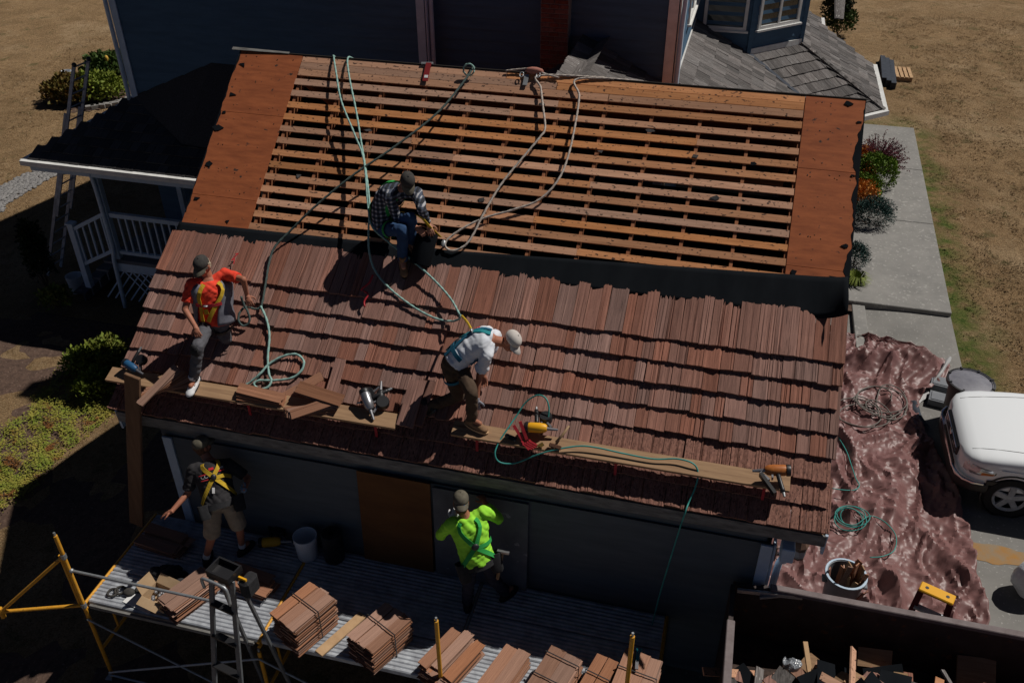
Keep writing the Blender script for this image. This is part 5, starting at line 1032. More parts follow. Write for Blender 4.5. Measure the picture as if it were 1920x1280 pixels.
for s in (-1, 1):
    def car_y(x, z):
        for (x0, a0, b0, w0), (x1, a1, b1, w1) in zip(secs[:-1], secs[1:]):
            if x0 <= x <= x1: k = (x-x0)/(x1-x0); a, b, w = lerp(a0, a1, k), lerp(b0, b1, k), lerp(w0, w1, k)*CW; break
        q = min(.999, abs((z-(a+b)/2)/((b-a)/2))); sn = q**(1/.3); return w/2*math.sqrt(max(0, 1-sn*sn))**.24
    def lamp_patch(x0, x1, f0, f1, off, m):
        mb = MB(); nx_ = 9
        for i in range(nx_+1):
            x = lerp(x0, x1, i/nx_); zt, zb_ = .86-.06*(x/.45)**2, .67+.06*(x/.45)**1.5
            for j in range(4): z = lerp(lerp(zb_, zt, f0), lerp(zb_, zt, f1), j/3); k = sstep(min(i, nx_-i)/1.5)*sstep(min(j, 3-j)/1.0+.3); mb.v.append(V((NX+x-off*k*.6, YC+s*(car_y(x, z)+off*k-.004), z)))
        for i in range(nx_):
            for j in range(3): q_ = i*4+j; mb.f.append((q_, q_+4, q_+5, q_+1))
        return mb
    hl = obj('headlight', lamp_patch(.035, .46, 0, 1, .016, 0), 'lens', car, smooth=True, fix=True)
    obj('indicator', lamp_patch(.25, .44, .02, .55, .026, 0), 'amber', hl, smooth=True, fix=True)
    mb = lamp_patch(.015, .5, -.12, 1.12, .006, 0); obj('headlight_gap', mb, 'black', car, smooth=True, fix=True)
    mb = MB(); mb.ball((NX+1.95, YC+s*(CW/2+.1), 1.15), (.06, .1, .075), n=12, m=7); mr = obj('mirror', mb, 'carwhite', car, smooth=True)
    for wx in (hub.x, hub.x+2.75):
        yo = YC+s*(CW/2); y0 = yo-s*.2
        mb = MB(); mb.lathe(V((wx, yo-s*.22, hub.z+.015)), [(0, 0), (.41, 0), (.41, .223), (.385, .225)], 30, ax=V((0, s, 0))); obj('wheel_arch', mb, 'black', car, smooth=35)
        mb = MB(); mb.lathe(V((wx, y0, hub.z)), [(.2, .0), (.34, .0), (.372, .03), (.375, .1), (.372, .19), (.345, .222), (.25, .226), (.235, .21)], 32, ax=V((0, s, 0))); ty_ = obj('wheel', mb, 'rubber', car, smooth=35)
        mb = MB(); mb.lathe(V((wx, y0, hub.z)), [(0, .19), (.06, .2), (.065, .215), (.0, .222)], 16, ax=V((0, s, 0)))
        mb.lathe(V((wx, y0, hub.z)), [(.2, .2), (.235, .225), (.245, .215), (.23, .16)], 30, ax=V((0, s, 0)))
        for k in range(5): a = 2*PI*k/5+.3; mb.bar(V((wx+.04*math.cos(a), y0+s*.2, hub.z+.04*math.sin(a))), V((wx+.225*math.cos(a), y0+s*.205, hub.z+.225*math.sin(a))), .085, .03, up=V((0, s, 0)))
        obj('rim', mb, 'alu', ty_, smooth=35)
        mb = MB(); mb.lathe(V((wx, y0+s*.12, hub.z)), [(0, 0), (.235, 0)], 24, ax=V((0, s, 0))); obj('brake_disc', mb, 'slate', ty_)
def car_z(x, y):
    for (x0, a0, b0, w0), (x1, a1, b1, w1) in zip(secs[:-1], secs[1:]):
        if x0 <= x <= x1: k = (x-x0)/(x1-x0); a, b, w = lerp(a0, a1, k), lerp(b0, b1, k), lerp(w0, w1, k)*CW; break
    q = min(.999, abs(y)/(w/2)); c = q**(1/.24); return (a+b)/2+(b-a)/2*math.sqrt(max(0, 1-c*c))**.3
for s in (-1, 1):
    for path in ([(.12+.14*i, .62+.012*i) for i in range(11)], [(1.5, .8), (1.56, .4), (1.58, 0)] if s < 0 else [(1.5, .8), (1.56, .4), (1.58, 0)]):
        mb = MB(); mb.tube([V((NX+x, YC+s*y, car_z(x, y)+.0005)) for x, y in path], .0045, 5); obj('panel_gap', mb, 'black', car)
    mb = MB(); mb.tube([V((NX+.5+.2*i, YC+s*(CW/2+.001), .86+.006*i)) for i in range(14)], .006, 5); obj('body_crease', mb, 'carwhite', car)
    mb = MB(); mb.bar((NX+.62, YC+s*(CW/2+.004), .62), (NX+.36, YC+s*(CW/2-.0), .6), .02, .07); obj('side_trim', mb, 'black', car)
mb = MB(); mb.box((NX+1.66, YC, 1.135), (.1, 1.4, .03)); obj('wiper_cowl', mb, 'black', car)

# ------------------------------------------------------------------ plants
def leafmat(nm, a, b): return mat(nm, a, .7, c2=b, nscale=5, spec=.2)
LM = dict(barberry=leafmat('barberry_leaf', (.14, .028, .042), (.08, .018, .028)), box=leafmat('box_leaf', (.14, .22, .02), (.08, .14, .015)), spirea=leafmat('spirea_leaf', (.6, .3, .06), (.5, .17, .05)), spruce=leafmat('spruce_needle', (.035, .085, .075), (.022, .055, .05)), grassy=leafmat('grassy_leaf', (.2, .24, .045), (.13, .17, .03)), garden=leafmat('garden_leaf', (.13, .19, .03), (.18, .16, .03)), rust=leafmat('rust_leaf', (.16, .08, .02), (.1, .1, .02)), dark=leafmat('cypress_leaf', (.02, .035, .015), (.012, .022, .01)), green=leafmat('green_leaf', (.045, .085, .015), (.06, .1, .02)), lime=leafmat('lime_leaf', (.2, .24, .03), (.15, .2, .03)))
STEM = mat('stem', (.1, .06, .04), .9)
def leaves(mb, c, r, n, size, shell=.55, up=.3, asp=.5, rnd=None):
    rr = rnd or random
    for _ in range(n):
        d = V((rr.gauss(0, 1), rr.gauss(0, 1), rr.gauss(0, 1))).normalized(); d.z = abs(d.z) if d.z < -.35 else d.z
        k = (shell+(1-shell)*rr.random())*(1+.28*noise.noise(V((d.x*2.2+c.x, d.y*2.2+c.y, d.z*2.2))))
        p = c+V((d.x*r[0], d.y*r[1], d.z*r[2]))*k
        a = (d*.5+V((rr.gauss(0, .6), rr.gauss(0, .6), rr.gauss(up, .6)))).normalized(); b = a.cross(V((rr.gauss(0, 1), rr.gauss(0, 1), rr.gauss(0, 1)))).normalized(); s = size*rr.uniform(.6, 1.4)
        mb.add([p-b*(s*asp*.5), p+a*(s*.5)-b*(s*asp*.6), p+a*s, p+a*(s*.5)+b*(s*asp*.6)], [(0, 1, 2, 3)])
def shrub(nm, c, r, n, size, lm, label, cat='shrub', group=None, **k):
    c = V(c); t = thing(nm, c, label, cat, group); mb = MB(); cc = c+V((0, 0, r[2]*.75)); leaves(mb, cc, r, n, size, **k); obj('foliage', mb, LM[lm] if isinstance(lm, str) else lm, t)
    s = MB()
    for _ in range(7): d = V((random.gauss(0, .5), random.gauss(0, .5), 1)).normalized(); s.cone(c, c+V((d.x*r[0], d.y*r[1], d.z*r[2]))*1.1, .012, .004, 5)
    obj('stem', s, STEM, t); return t
def gp(x, y, z=.1): p = atz(x, y, z); p.z = .1; return p
c = gp(1640, 318); t = thing('barberry', c, 'dark red barberry bush with spiky arching twigs beside the path', 'shrub'); mb = MB(); s = MB()
for i in range(230):
    d = V((random.gauss(0, 1), random.gauss(0, 1), abs(random.gauss(.55, .5)))).normalized(); L_ = random.uniform(.6, 1.0); p0 = c+V((0, 0, .15)); p1 = c+V((d.x*.85*L_, d.y*.85*L_, .15+d.z*.95*L_)); s.cone(p0, p1, .005, .002, 3, cap=False)
    for k in range(26):
        f = .35+.65*random.random(); p = lerp(p0, p1, f); a = (d+V((random.gauss(0, .8), random.gauss(0, .8), random.gauss(0, .8)))).normalized(); b = a.orthogonal().normalized(); z_ = .045*random.uniform(.6, 1.3); mb.add([p, p+a*z_*.6+b*z_*.3, p+a*z_, p+a*z_*.6-b*z_*.3], [(0, 1, 2, 3)])
obj('foliage', mb, LM['barberry'], t); obj('stem', s, LM['barberry'], t)
shrub('box_shrub', gp(1636, 352), (.5, .55, .5), 4500, .05, 'box', 'round clipped green shrub beside the red barberry', shell=.8)
shrub('box_shrub', gp(1618, 378), (.36, .4, .4), 2800, .05, 'box', 'smaller clipped green shrub between the orange spireas', shell=.8)
for q, r_, lb in (((1612, 315), .36, 'orange tipped spirea in front of the red barberry'), ((1610, 346), .34, 'orange spirea beside the round green shrub'), ((1605, 392), .45, 'large golden orange spirea above the blue green spruce')):
    shrub('spirea', gp(*q), (r_, r_, r_*.95), 1500, .07, 'spirea', lb, shell=.4, up=.7)
shrub('dwarf_spruce', gp(1632, 425), (.5, .45, .42), 5200, .05, 'spruce', 'low dark blue green spruce at the bend of the path edge', shell=.5, asp=.25)
shrub('dwarf_spruce', gp(1598, 503), (.3, .3, .36), 2600, .05, 'spruce', 'small dark spruce tight against the garage eave', shell=.5, asp=.25)
c = gp(1602, 535); t = thing('grassy_plant', c, 'pale yellow green strappy plant by the step', 'plant'); mb = MB()
for i in range(260):
    a = random.uniform(0, 6.3); l = random.uniform(.18, .4); d = V((math.cos(a), math.sin(a), 0)); P = [c+d*(.03), c+d*(l*.45)+V((0, 0, l*.75)), c+d*l+V((0, 0, l*.45))]; b = V((-d.y, d.x, 0))*.009
    mb.add([P[0]-b, P[0]+b, P[1]+b, P[1]-b, P[2]], [(0, 1, 2, 3), (3, 2, 4)])
obj('foliage', mb, LM['grassy'], t)
# tall shrub and ground cover behind the bay roof
shrub('evergreen_shrub', V((*atz(1562, 62, .1).xy, .1)), (.55, .6, 1.5), 4200, .11, 'dark', 'tall dark evergreen shrub behind the bay roof', shell=.5)
shrub('evergreen_shrub', V((*atz(1570, 66, .1).xy, .1)), (.6, .5, .6), 1800, .1, 'green', 'low green shrub in front of the tall evergreen', shell=.5)
# top left bed: low edging blocks, two shrubs, yellow figure
LZ = -.7
def lp(x, y): p = atz(x, y, LZ); p.z = gz(p.x, p.y); return p
for (q, r_, n_, sz, lm, lb) in (((140, 190), (1.0, .75, .5), 4200, .12, 'rust', 'low rust and yellow shrub at the tip of the left bed'), ((188, 186), (.95, .8, .5), 4200, .12, 'lime', 'yellow green shrub in the left bed behind the ladder'), ((215, 150), (1.1, .9, .55), 4200, .13, 'green', 'dark green shrub beside the house corner in the left bed')):
    shrub('shrub', lp(*q), r_, n_, sz, lm, lb, shell=.5)
mb = MB()
bedp = [lp(*q) for q in ((110, 200), (118, 165), (150, 145), (195, 132), (238, 128), (262, 150), (262, 185), (230, 196), (190, 204), (140, 212))]
sheet('flower_bed', 'soil', min(p.x for p in bedp), max(p.x for p in bedp), min(p.y for p in bedp), max(p.y for p in bedp), .2, .02, inside=inpoly([(p.x, p.y) for p in bedp]), amp=.04, fr=3)
edge = smooth_path([lp(*q) for q in ((118, 168), (135, 155), (150, 147), (172, 140), (196, 134))], .34)+smooth_path([lp(*q) for q in ((170, 206), (190, 203), (215, 199), (235, 193), (252, 186))], .34)
eb = thing('stone_edging', edge[0], 'curved row of pale concrete blocks edging the left flower bed', 'edging')
for p in edge: mb = MB(); mb.box(p+V((0, 0, .07)), (.3, .16, .16), rot=random.uniform(.3, .9)); obj('edging_block', mb, 'concrete', eb, bevel=.015)
t = thing('garden_figure', lp(212, 158), 'small yellow garden figure among the dark green shrubs', 'garden figure'); p = lp(212, 158); mb = MB(); mb.lathe(p+V((0, 0, .45)), [(0, 0), (.1, .02), (.12, .15), (.08, .3), (.05, .4), (.07, .46), (.05, .54), (0, .57)], 12); M['fig'] = mat('yellow_figure', (.6, .38, .06), .7); obj('figure', mb, 'fig', t, smooth=True)
bucket(lp(130, 155), .17, .42, 'white bucket standing on the dry lawn beside the left flower bed')
bucket(V((*atz(146, 542, -.66).xy, gz(-6.5, 2.6))), .17, .4, 'white bucket standing in the shade below the porch steps')
shrub('cypress_shrub', V((*atz(92, 545, -.66).xy, -.68)), (.26, .26, 1.05), 2600, .08, 'dark', 'narrow dark cypress standing in the porch shadow', shell=.4)
shrub('shrub', V((*atz(112, 575, -.66).xy, -.68)), (.35, .3, .3), 900, .09, 'garden', 'small dim shrub below the dark cypress', shell=.3)
# river stones along the porch
mb = MB(); rs_ = random.Random(5); ico = bmesh.new(); bmesh.ops.create_icosphere(ico, subdivisions=1, radius=1); iv = [v.co.copy() for v in ico.verts]; ifc = [tuple(v.index for v in f.verts) for f in ico.faces]; ico.free()
pth = smooth_path([lp(-30, 400), lp(0, 372), lp(45, 345), lp(85, 325), lp(118, 313), lp(150, 303)], .1)
for i in range(1500):
    p = rs_.choice(pth)+V((rs_.uniform(-.45, .45), rs_.uniform(-.32, .32), 0)); s = rs_.uniform(.025, .075); q = V((s*rs_.uniform(.8, 1.4), s, s*.6)); mb.add([V((p.x+v.x*q.x, p.y+v.y*q.y, gz(p.x, p.y)+.015+v.z*q.z)) for v in iv], ifc)
o = obj('river_stones', mb, 'gravel', kind='stuff', label='strip of grey river stones across the dry lawn', cat='stones')
# garden plants on the left, ground cover
def in_bed(x, y): return True
mb = MB(); rg = random.Random(11); poly = [(238, 660), (215, 640), (150, 655), (125, 690), (70, 730), (30, 790), (-30, 830), (-30, 960), (40, 930), (120, 850), (200, 790), (262, 740)]
inP = inpoly(poly); cnt = 0
for i in range(9500):
    x, y = rg.uniform(-30, 262), rg.uniform(640, 960)
    if not inP(x, y) or noise.noise(V((x*.03, y*.03, 4))) < -.28: continue
    p = atz(x, y, -.66); p.z = gz(p.x, p.y); hgt = .06+.24*max(0, noise.noise(V((x*.025, y*.025, 1)))+.35)*rg.random()
    for k in range(4):
        a = rg.uniform(0, 6.3); s = rg.uniform(.02, .05); q = p+V((rg.gauss(0, .05), rg.gauss(0, .05), hgt*rg.uniform(.5, 1))); d = V((math.cos(a), math.sin(a), rg.uniform(-.2, .5))).normalized(); b = d.cross(V((0, 0, 1))).normalized(); mb.add([q, q+d*s*.5+b*s*.35, q+d*s, q+d*s*.5-b*s*.35], [(0, 1, 2, 3)])
def multi_leaf():
    m = mat('ground_cover_leaf', (.17, .23, .03), .75, c2=(.32, .25, .05), nscale=3.5, spec=.2, spots=((.2, .085, .025), 2.2, .58)); return m
obj('ground_cover', mb, multi_leaf(), kind='stuff', label='patchy yellow green ground cover plants left of the garage', cat='ground cover')
for i, (q, lb) in enumerate((((205, 668), 'leafy green plant at the garage end of the garden bed'), ((160, 690), 'leafy plant in the middle of the garden bed'), ((225, 700), 'bushy plant beside the left rake of the roof'), ((185, 735), 'pale leafy plant at the lower edge of the garden bed'))):
    shrub('garden_plant', V((*atz(*q, -.6).xy, -.68)), (.42, .38, .3), 1300, .08, ('garden', 'lime', 'garden', 'lime')[i], lb, 'plant', shell=.3, up=.6)
# dry grass tufts standing in the lawn
mb = MB(); rt = random.Random(21); nt_ = 0
while nt_ < 20000:
    if rt.random() < .62: x, y = rt.uniform(11.75, 21), 2.6+26*rt.random()**1.3
    else: x, y = rt.uniform(-19, -6.9), 2.3+22*rt.random()
    if x > 11 and y < 15.5 and x < 11.66+(y-5.1)*.032: continue
    if noise.noise(V((x*1.1, y*1.1, 2))) < -.25+.3*rt.random(): continue
    nt_ += 1; z = gz(x, y)
    for k in range(4):
        a = rt.uniform(0, 6.3); l = rt.uniform(.025, .065); w = rt.uniform(.008, .018); d = V((math.cos(a), math.sin(a), 0)); b = V((-d.y, d.x, 0))*w; p = V((x+rt.gauss(0, .05), y+rt.gauss(0, .05), z)); n0 = len(mb.v); mb.v += [p-b, p+b, p+d*(l*.9)+V((0, 0, l*rt.uniform(.25, .8)))]; mb.f.append((n0, n0+1, n0+2))
obj('grass_tufts', mb, 'lawn', kind='stuff', label='dry straw coloured grass tufts over the lawn', cat='grass', world=True)
# pallet and dark lumber on the far lawn
c = atz(1682, 143, .1); t = thing('pallet', (c.x, c.y, .1), 'small pale wooden pallet on the dry lawn', 'pallet')
for i in range(6): mb = MB(); mb.box((c.x-.33+i*.14, c.y, .24), (.1, 1.1, .025)); obj('slat', mb, 'tan_t', t)
for j in (-.5, 0, .5): mb = MB(); mb.box((c.x, c.y+j, .17), (.8, .09, .11)); obj('bearer', mb, 'tan_t', t)
for i, lb in enumerate(('dark beam lying on the dry lawn next to the pallet', 'dark beam lying in the middle of the lumber pair by the pallet', 'dark beam lying beside the gutter of the bay roof')):
    p, q = atz(1669-i*9+6, 162-i*5, .2), atz(1668-i*8+2, 118-i*4, .2); mb = MB(); mb.bar(p, q, .16, .22); obj('beam', mb, 'slate', label=lb, cat='beam', bevel=.01)
# ------------------------------------------------------------------ people
def plaid():
    m = bpy.data.materials.new('plaid_flannel'); m.use_nodes = True; t = m.node_tree; N = t.nodes.new; L_ = t.links.new; b = t.nodes['Principled BSDF']; b.inputs['Roughness'].default_value = .9
    tc = N('ShaderNodeTexCoord'); sp = N('ShaderNodeSeparateXYZ'); L_(tc.outputs['Object'], sp.inputs[0]); outs = []
    for i, k in ((0, 1.0), (2, 1.0), (1, 1.0)):
        w = N('ShaderNodeMath'); w.operation = 'MULTIPLY'; w.inputs[1].default_value = 110*k; L_(sp.outputs[i], w.inputs[0]); s = N('ShaderNodeMath'); s.operation = 'SINE'; L_(w.outputs[0], s.inputs[0]); r = N('ShaderNodeMapRange'); r.inputs[1].default_value = .1; r.inputs[2].default_value = .5; L_(s.outputs[0], r.inputs[0]); outs.append(r.outputs[0])
    ad = N('ShaderNodeMath'); ad.operation = 'ADD'; L_(outs[0], ad.inputs[0]); L_(outs[1], ad.inputs[1])
    cr = N('ShaderNodeValToRGB'); cr.color_ramp.elements[0].color = (.014, .017, .024, 1); cr.color_ramp.elements[1].color = (.42, .42, .44, 1); e = cr.color_ramp.elements.new(.5); e.color = (.06, .08, .12, 1); cr.color_ramp.elements[1].position = .5; cr.color_ramp.elements[2].position = 1
    cr.color_ramp.elements[1].color = (.06, .075, .11, 1); cr.color_ramp.elements[2].color = (.42, .42, .44, 1)
    h = N('ShaderNodeMath'); h.operation = 'MULTIPLY'; h.inputs[1].default_value = .5; L_(ad.outputs[0], h.inputs[0]); L_(h.outputs[0], cr.inputs[0]); L_(cr.outputs[0], b.inputs['Base Color']); return m
M['plaid'] = plaid()
def remesh(mb, vox, smooth_it=4, wr=0, wf=14, seed=0):
    me = mb.mesh('tmp'); bm = bmesh.new(); bm.from_mesh(me); bmesh.ops.recalc_face_normals(bm, faces=bm.faces); bm.to_mesh(me); bm.free()
    o = bpy.data.objects.new('tmp', me); COL.objects.link(o); r = o.modifiers.new('r', 'REMESH'); r.mode = 'VOXEL'; r.voxel_size = vox
    s = o.modifiers.new('s', 'SMOOTH'); s.iterations = smooth_it; s.factor = .5
    dg = bpy.context.evaluated_depsgraph_get(); out = bpy.data.meshes.new_from_object(o.evaluated_get(dg)); bpy.data.objects.remove(o)
    if wr:
        nrm = [v.normal.copy() for v in out.vertices]
        for v, n_ in zip(out.vertices, nrm):
            p = v.co; q = V(((p.x*.55+p.z*.7+p.y*.3)*wf*1.35, (p.x*.6-p.z*.5)*wf*.35+seed, p.y*wf*.4)); q2 = V(((p.x*.6-p.z*.75)*wf*1.6, (p.x+p.z)*wf*.3, p.y*wf*.5+seed)); v.co = p+n_*max(-.004, wr*(1.3*abs(noise.noise(q))-.25+.9*abs(noise.noise(q2))-.2))
    out.materials.clear(); smoothshade(out); return out
def capsule(mb, p, q, r0, r1):
    mb.cone(p, q, r0, r1, 12); mb.ball(p, r0, n=12, m=8); mb.ball(q, r1, n=12, m=8)
class Person:
    def __init__(s, loc, label, J, front, face, up, skin='skin', fat=1.0):
        s.J = J; s.t = thing('person', loc, label, 'person'); s.front = front; s.fat = fat; s.skin = skin; s.loc = V(loc)
        s.face = face.normalized(); s.up = (up-s.face*up.dot(s.face)).normalized(); s.side = s.face.cross(s.up).normalized()
        s.mid = J.get('mid', (J['pel']+J['neck'])/2)
    def part(s, name, me, m, parent=None):
        for v in me.vertices: v.co -= s.loc
        me.materials.append(M[m]); o = bpy.data.objects.new(name, me); COL.objects.link(o); o.parent = parent or s.t; return o
    def spine(s, t):
        a, b, c = s.J['pel'], s.mid, s.J['neck']; b = 2*b-(a+c)/2
        return a*(1-t)**2+b*(2*t*(1-t))+c*t*t
    def frame(s, t):
        d = (s.spine(min(1.05, t+.05))-s.spine(t-.05)).normalized(); J = s.J
        lat = lerp((J['hipR']-J['hipL']).normalized(), (J['shR']-J['shL']).normalized(), sstep(t)); lat = (lat-d*lat.dot(d)).normalized(); f = d.cross(lat)
        if f.dot(s.front) < 0: f = -f
        return lat, f, d
    W = ((-.12, .13, .1), (-.05, .165, .125), (0, .175, .13), (.2, .165, .125), (.45, .165, .122), (.68, .185, .13), (.82, .19, .122), (.92, .155, .098), (1.0, .085, .078), (1.06, .062, .064))
    def wd(s, t):
        T = s.W
        for (a, b, c), (d, e, f) in zip(T[:-1], T[1:]):
            if t <= d: k = (t-a)/(d-a); return lerp(b, e, k)*s.fat, lerp(c, f, k)*s.fat
        return T[-1][1], T[-1][2]
    def surf(s, t, ph, off=0):
        lat, f, d = s.frame(t); a, b = s.wd(t); c, n_ = math.cos(ph), math.sin(ph)
        return s.spine(t)+lat*((a+off)*c)+f*((b+off)*n_)
    def torso(s, mb, off, t0=-.12, t1=1.06, n=20):
        rs = []
        k = 16
        for i in range(k+1): t = lerp(t0, t1, i/k); rs.append([s.surf(t, 2*PI*j/n, off) for j in range(n)])
        mb.rings(rs)
    def limb(s, mb, a, b, c, r, off=0, full=1.0):
        """three joints, three radii; 'full' shortens the second bone"""
        J = s.J; p, q, e = J[a], J[b], lerp(J[b], J[c], full); capsule(mb, p, q, r[0]+off, r[1]+off); capsule(mb, q, e, r[1]+off, lerp(r[1], r[2], full)+off)
    def head(s, mb):
        c = s.J['head']; ax = (s.side, s.face, s.up); P = lambda a, b, h: c+s.side*a+s.face*b+s.up*h
        mb.ball(P(0, -.01, .02), (.077, .098, .1), ax, 16, 12); mb.ball(P(0, .02, -.055), (.056, .068, .07), ax, 14, 10)
        mb.ball(P(0, .045, -.095), (.03, .03, .025), ax); capsule(mb, P(0, .09, .0), P(0, .108, -.035), .009, .016)
        mb.ball(P(0, .085, .028), (.055, .018, .012), ax)
        for k in (-1, 1): mb.ball(P(k*.079, -.01, -.01), (.011, .022, .034), ax); mb.ball(P(k*.042, .06, -.035), (.022, .022, .02), ax)
        mb.ball(P(0, .088, -.066), (.024, .012, .008), ax)
        capsule(mb, s.J['neck']-s.up*.01, P(0, -.02, -.07), .062, .056)
    def hand(s, mb, w, d, nrm, curl=.5, flip=1, r=1.0):
        d = d.normalized(); nrm = (nrm-d*nrm.dot(d)).normalized(); b = d.cross(nrm)*flip
        mb.ball(w+d*.05, (.055, .043, .019), (d, b, nrm), 12, 8); mb.cone(w-d*.02, w+d*.04, .028, .03, 10)
        for k, (o, L_) in enumerate(((-.033, .068), (-.011, .082), (.011, .078), (.033, .06))):
            p = w+d*.085+b*o; a1 = d*math.cos(curl*.7)-nrm*math.sin(curl*.7)+b*(o*2.4); a2 = d*math.cos(curl*1.7)-nrm*math.sin(curl*1.7)+b*(o*1.5); q = p+a1*(L_*.52*r); capsule(mb, p, q, .0098, .009); capsule(mb, q, q+a2*(L_*.5*r), .009, .0075)
        p = w+d*.03-b*.036; q = p+(d*.55-b*.7-nrm*.3).normalized()*.045; capsule(mb, p, q, .0125, .0105); capsule(mb, q, q+(d*.85-b*.25-nrm*(.3+.3*curl)).normalized()*.035, .0105, .008)
    def body(s, hands=(None, None), legs=True, vox=.0065):
        mb = MB(); J = s.J; s.torso(mb, -.012); s.head(mb)
        for k, hd in zip('LR', hands):
            capsule(mb, s.spine(.88), J['sh'+k], .06, .056); s.limb(mb, 'sh'+k, 'el'+k, 'wr'+k, (.05, .04, .028))
            if hd: s.hand(mb, J['wr'+k], *hd)
            s.limb(mb, 'hip'+k, 'kn'+k, 'an'+k, (.082, .056, .038)); capsule(mb, J['an'+k], J['an'+k]+J['toe'+k]*.1, .036, .03)
        return s.part('body', remesh(mb, vox, 3), s.skin)
    def shirt(s, m, sleeve=.6, off=.012, t0=-.06, wr=.006, seed=0, name='shirt', vest=False):
        mb = MB(); J = s.J; s.torso(mb, off, t0, 1.0)
        if not vest:
            for k in 'LR':
                capsule(mb, s.spine(.88), J['sh'+k], .082, .074)
                if sleeve <= 1: e = lerp(J['sh'+k], J['el'+k], sleeve); mb.ball(J['sh'+k], .074); mb.cone(J['sh'+k], e, .074, .07, 14)
                else: capsule(mb, J['sh'+k], J['el'+k], .073, .06); e = lerp(J['el'+k], J['wr'+k], sleeve-1); mb.cone(J['el'+k], e, .06, .043, 14)
        return s.part(name, remesh(mb, .011, 3, wr*1.9, 13, seed), m)
    def trousers(s, m, full=1.0, wr=.007, seed=3, r=(.098, .074, .062)):
        mb = MB(); J = s.J; s.torso(mb, .006, -.12, .1)
        for k in 'LR':
            capsule(mb, J['hip'+k], J['kn'+k], r[0], r[1])
            if full > 0: e = lerp(J['kn'+k], J['an'+k], full); mb.cone(J['kn'+k], e, r[1], r[2], 14)
            capsule(mb, lerp(J['pel'], J['hip'+k], .5), J['hip'+k], .11, .1)
        return s.part('trousers', remesh(mb, .011, 3, wr*1.9, 12, seed), m)
    def shorts(s, m):
        mb = MB(); J = s.J; s.torso(mb, .006, -.12, .1)
        for k in 'LR': e = lerp(J['hip'+k], J['kn'+k], .93); mb.ball(J['hip'+k], .11); mb.cone(J['hip'+k], e, .11, .105, 14)
        return s.part('shorts', remesh(mb, .011, 3, .007, 12, 5), m)
    def shoe(s, k, m, sole='rubber', sc=1.0, boot=.0):
        an, d = s.J['an'+k], s.J['toe'+k].normalized(); u = (V((0, 0, 1))-d*d.z).normalized(); b = d.cross(u); c = an-u*.05; mb = MB()
        mb.ball(c+d*.055*sc+u*.002, (.145*sc, .05*sc, .044), (d, b, u), 16, 10); mb.ball(c+d*.14*sc-u*.004, (.062*sc, .05*sc, .036), (d, b, u), 14, 8); mb.cone(c-u*.0+d*.0, an+u*(.03+boot)-d*.005, .05, .05, 14); mb.ball(c-d*.04, (.05, .044, .045), (d, b, u))
        o = s.part('shoe', remesh(mb, .009, 3), m)
        mb = MB(); rs = []
        for h, q in ((-.048, 1), (-.024, 1.02)): rs.append([c+d*(.055*sc+.152*sc*q*math.cos(a))+b*(.052*sc*q*math.sin(a))+u*h for a in [2*PI*i/18 for i in range(18)]])
        mb.rings(rs); so_ = s.part('sole', mb.mesh('sole'), sole, None); return o
    def cap(s, m, tilt=.12, back=False, m2=None):
        c = s.J['head']; f = -s.face if back else s.face; u = (s.up*math.cos(tilt)-f*math.sin(tilt)*-1*-1).normalized() if False else (s.up+f*-tilt*0).normalized(); d = s.side; mb = MB(); o = c+s.up*.035-s.face*.008; rs = []
        for h, k in ((-.005, 1.0), (.02, 1.01), (.05, .94), (.075, .76), (.092, .48), (.1, .12)):
            rs.append([o+d*(.088*k*math.cos(a))+s.face*(.108*k*math.sin(a))+s.up*h for a in [2*PI*i/20 for i in range(20)]])
        mb.rings(rs); e = s.part('cap', mb.mesh('cap'), m); smoothshade(e.data)
        mb = MB(); n_ = 11; A, B = [], []
        for i in range(n_):
            a = lerp(-1.15, 1.15, i/(n_-1)); A.append(o+f*(.1*math.cos(a))+d*(.086*math.sin(a))+s.up*.002); B.append(o+f*(.1*math.cos(a)+.085*math.cos(a)**.6)+d*(.084*math.sin(a))-s.up*(.018+.02*math.sin(a)**2-.0))
        mb.v = A+B+[p-s.up*.006 for p in A+B]; q = 2*n_
        for i in range(n_-1): mb.f += [(i, i+1, n_+i+1, n_+i), (q+i, q+n_+i, q+n_+i+1, q+i+1), (n_+i, n_+i+1, q+n_+i+1, q+n_+i)]
        b_ = s.part('cap_brim', mb.mesh('cap_brim'), m2 or m); smoothshade(b_.data); mb = MB(); mb.ball(o+s.up*.1, .01, n=8, m=5); s.part('cap_button', mb.mesh('cap_button'), m); return e
    def hair(s, m, long=.0, beard=False):
        c = s.J['head']; ax = (s.side, s.face, s.up); mb = MB(); mb.ball(c-s.face*.022+s.up*.018, (.086, .098, .1), ax, 14, 10); mb.ball(c-s.face*.05-s.up*(.04+long*.5), (.07, .05, .06+long), ax, 12, 8)
        for k in (-1, 1): mb.ball(c+s.side*(k*.066)-s.face*.03-s.up*.02, (.022, .045, .05), ax)
        if beard: mb.ball(c+s.face*.045-s.up*.085, (.05, .045, .04), ax)
        me = remesh(mb, .01, 2, .008, 30, 2); return s.part('hair', me, m)
    def strap(s, pts, m, w=.045, off=.022, name='harness_strap', n=26):
        P = []; T = []
        seg = len(pts)-1
        for i in range(n+1):
            x = i/n*seg; k = min(seg-1, int(x)); f = x-k; t = lerp(pts[k][0], pts[k+1][0], f); a = lerp(pts[k][1], pts[k+1][1], f); P.append(s.surf(t, R(a), off)); T.append((t, R(a)))
        mb = MB()
        for i, p in enumerate(P):
            d = (P[min(n, i+1)]-P[max(0, i-1)]).normalized(); nr = (p-s.spine(T[i][0])).normalized(); b = d.cross(nr).normalized()*(w/2); mb.v += [p-b, p+b, p+b+nr*.006, p-b+nr*.006]
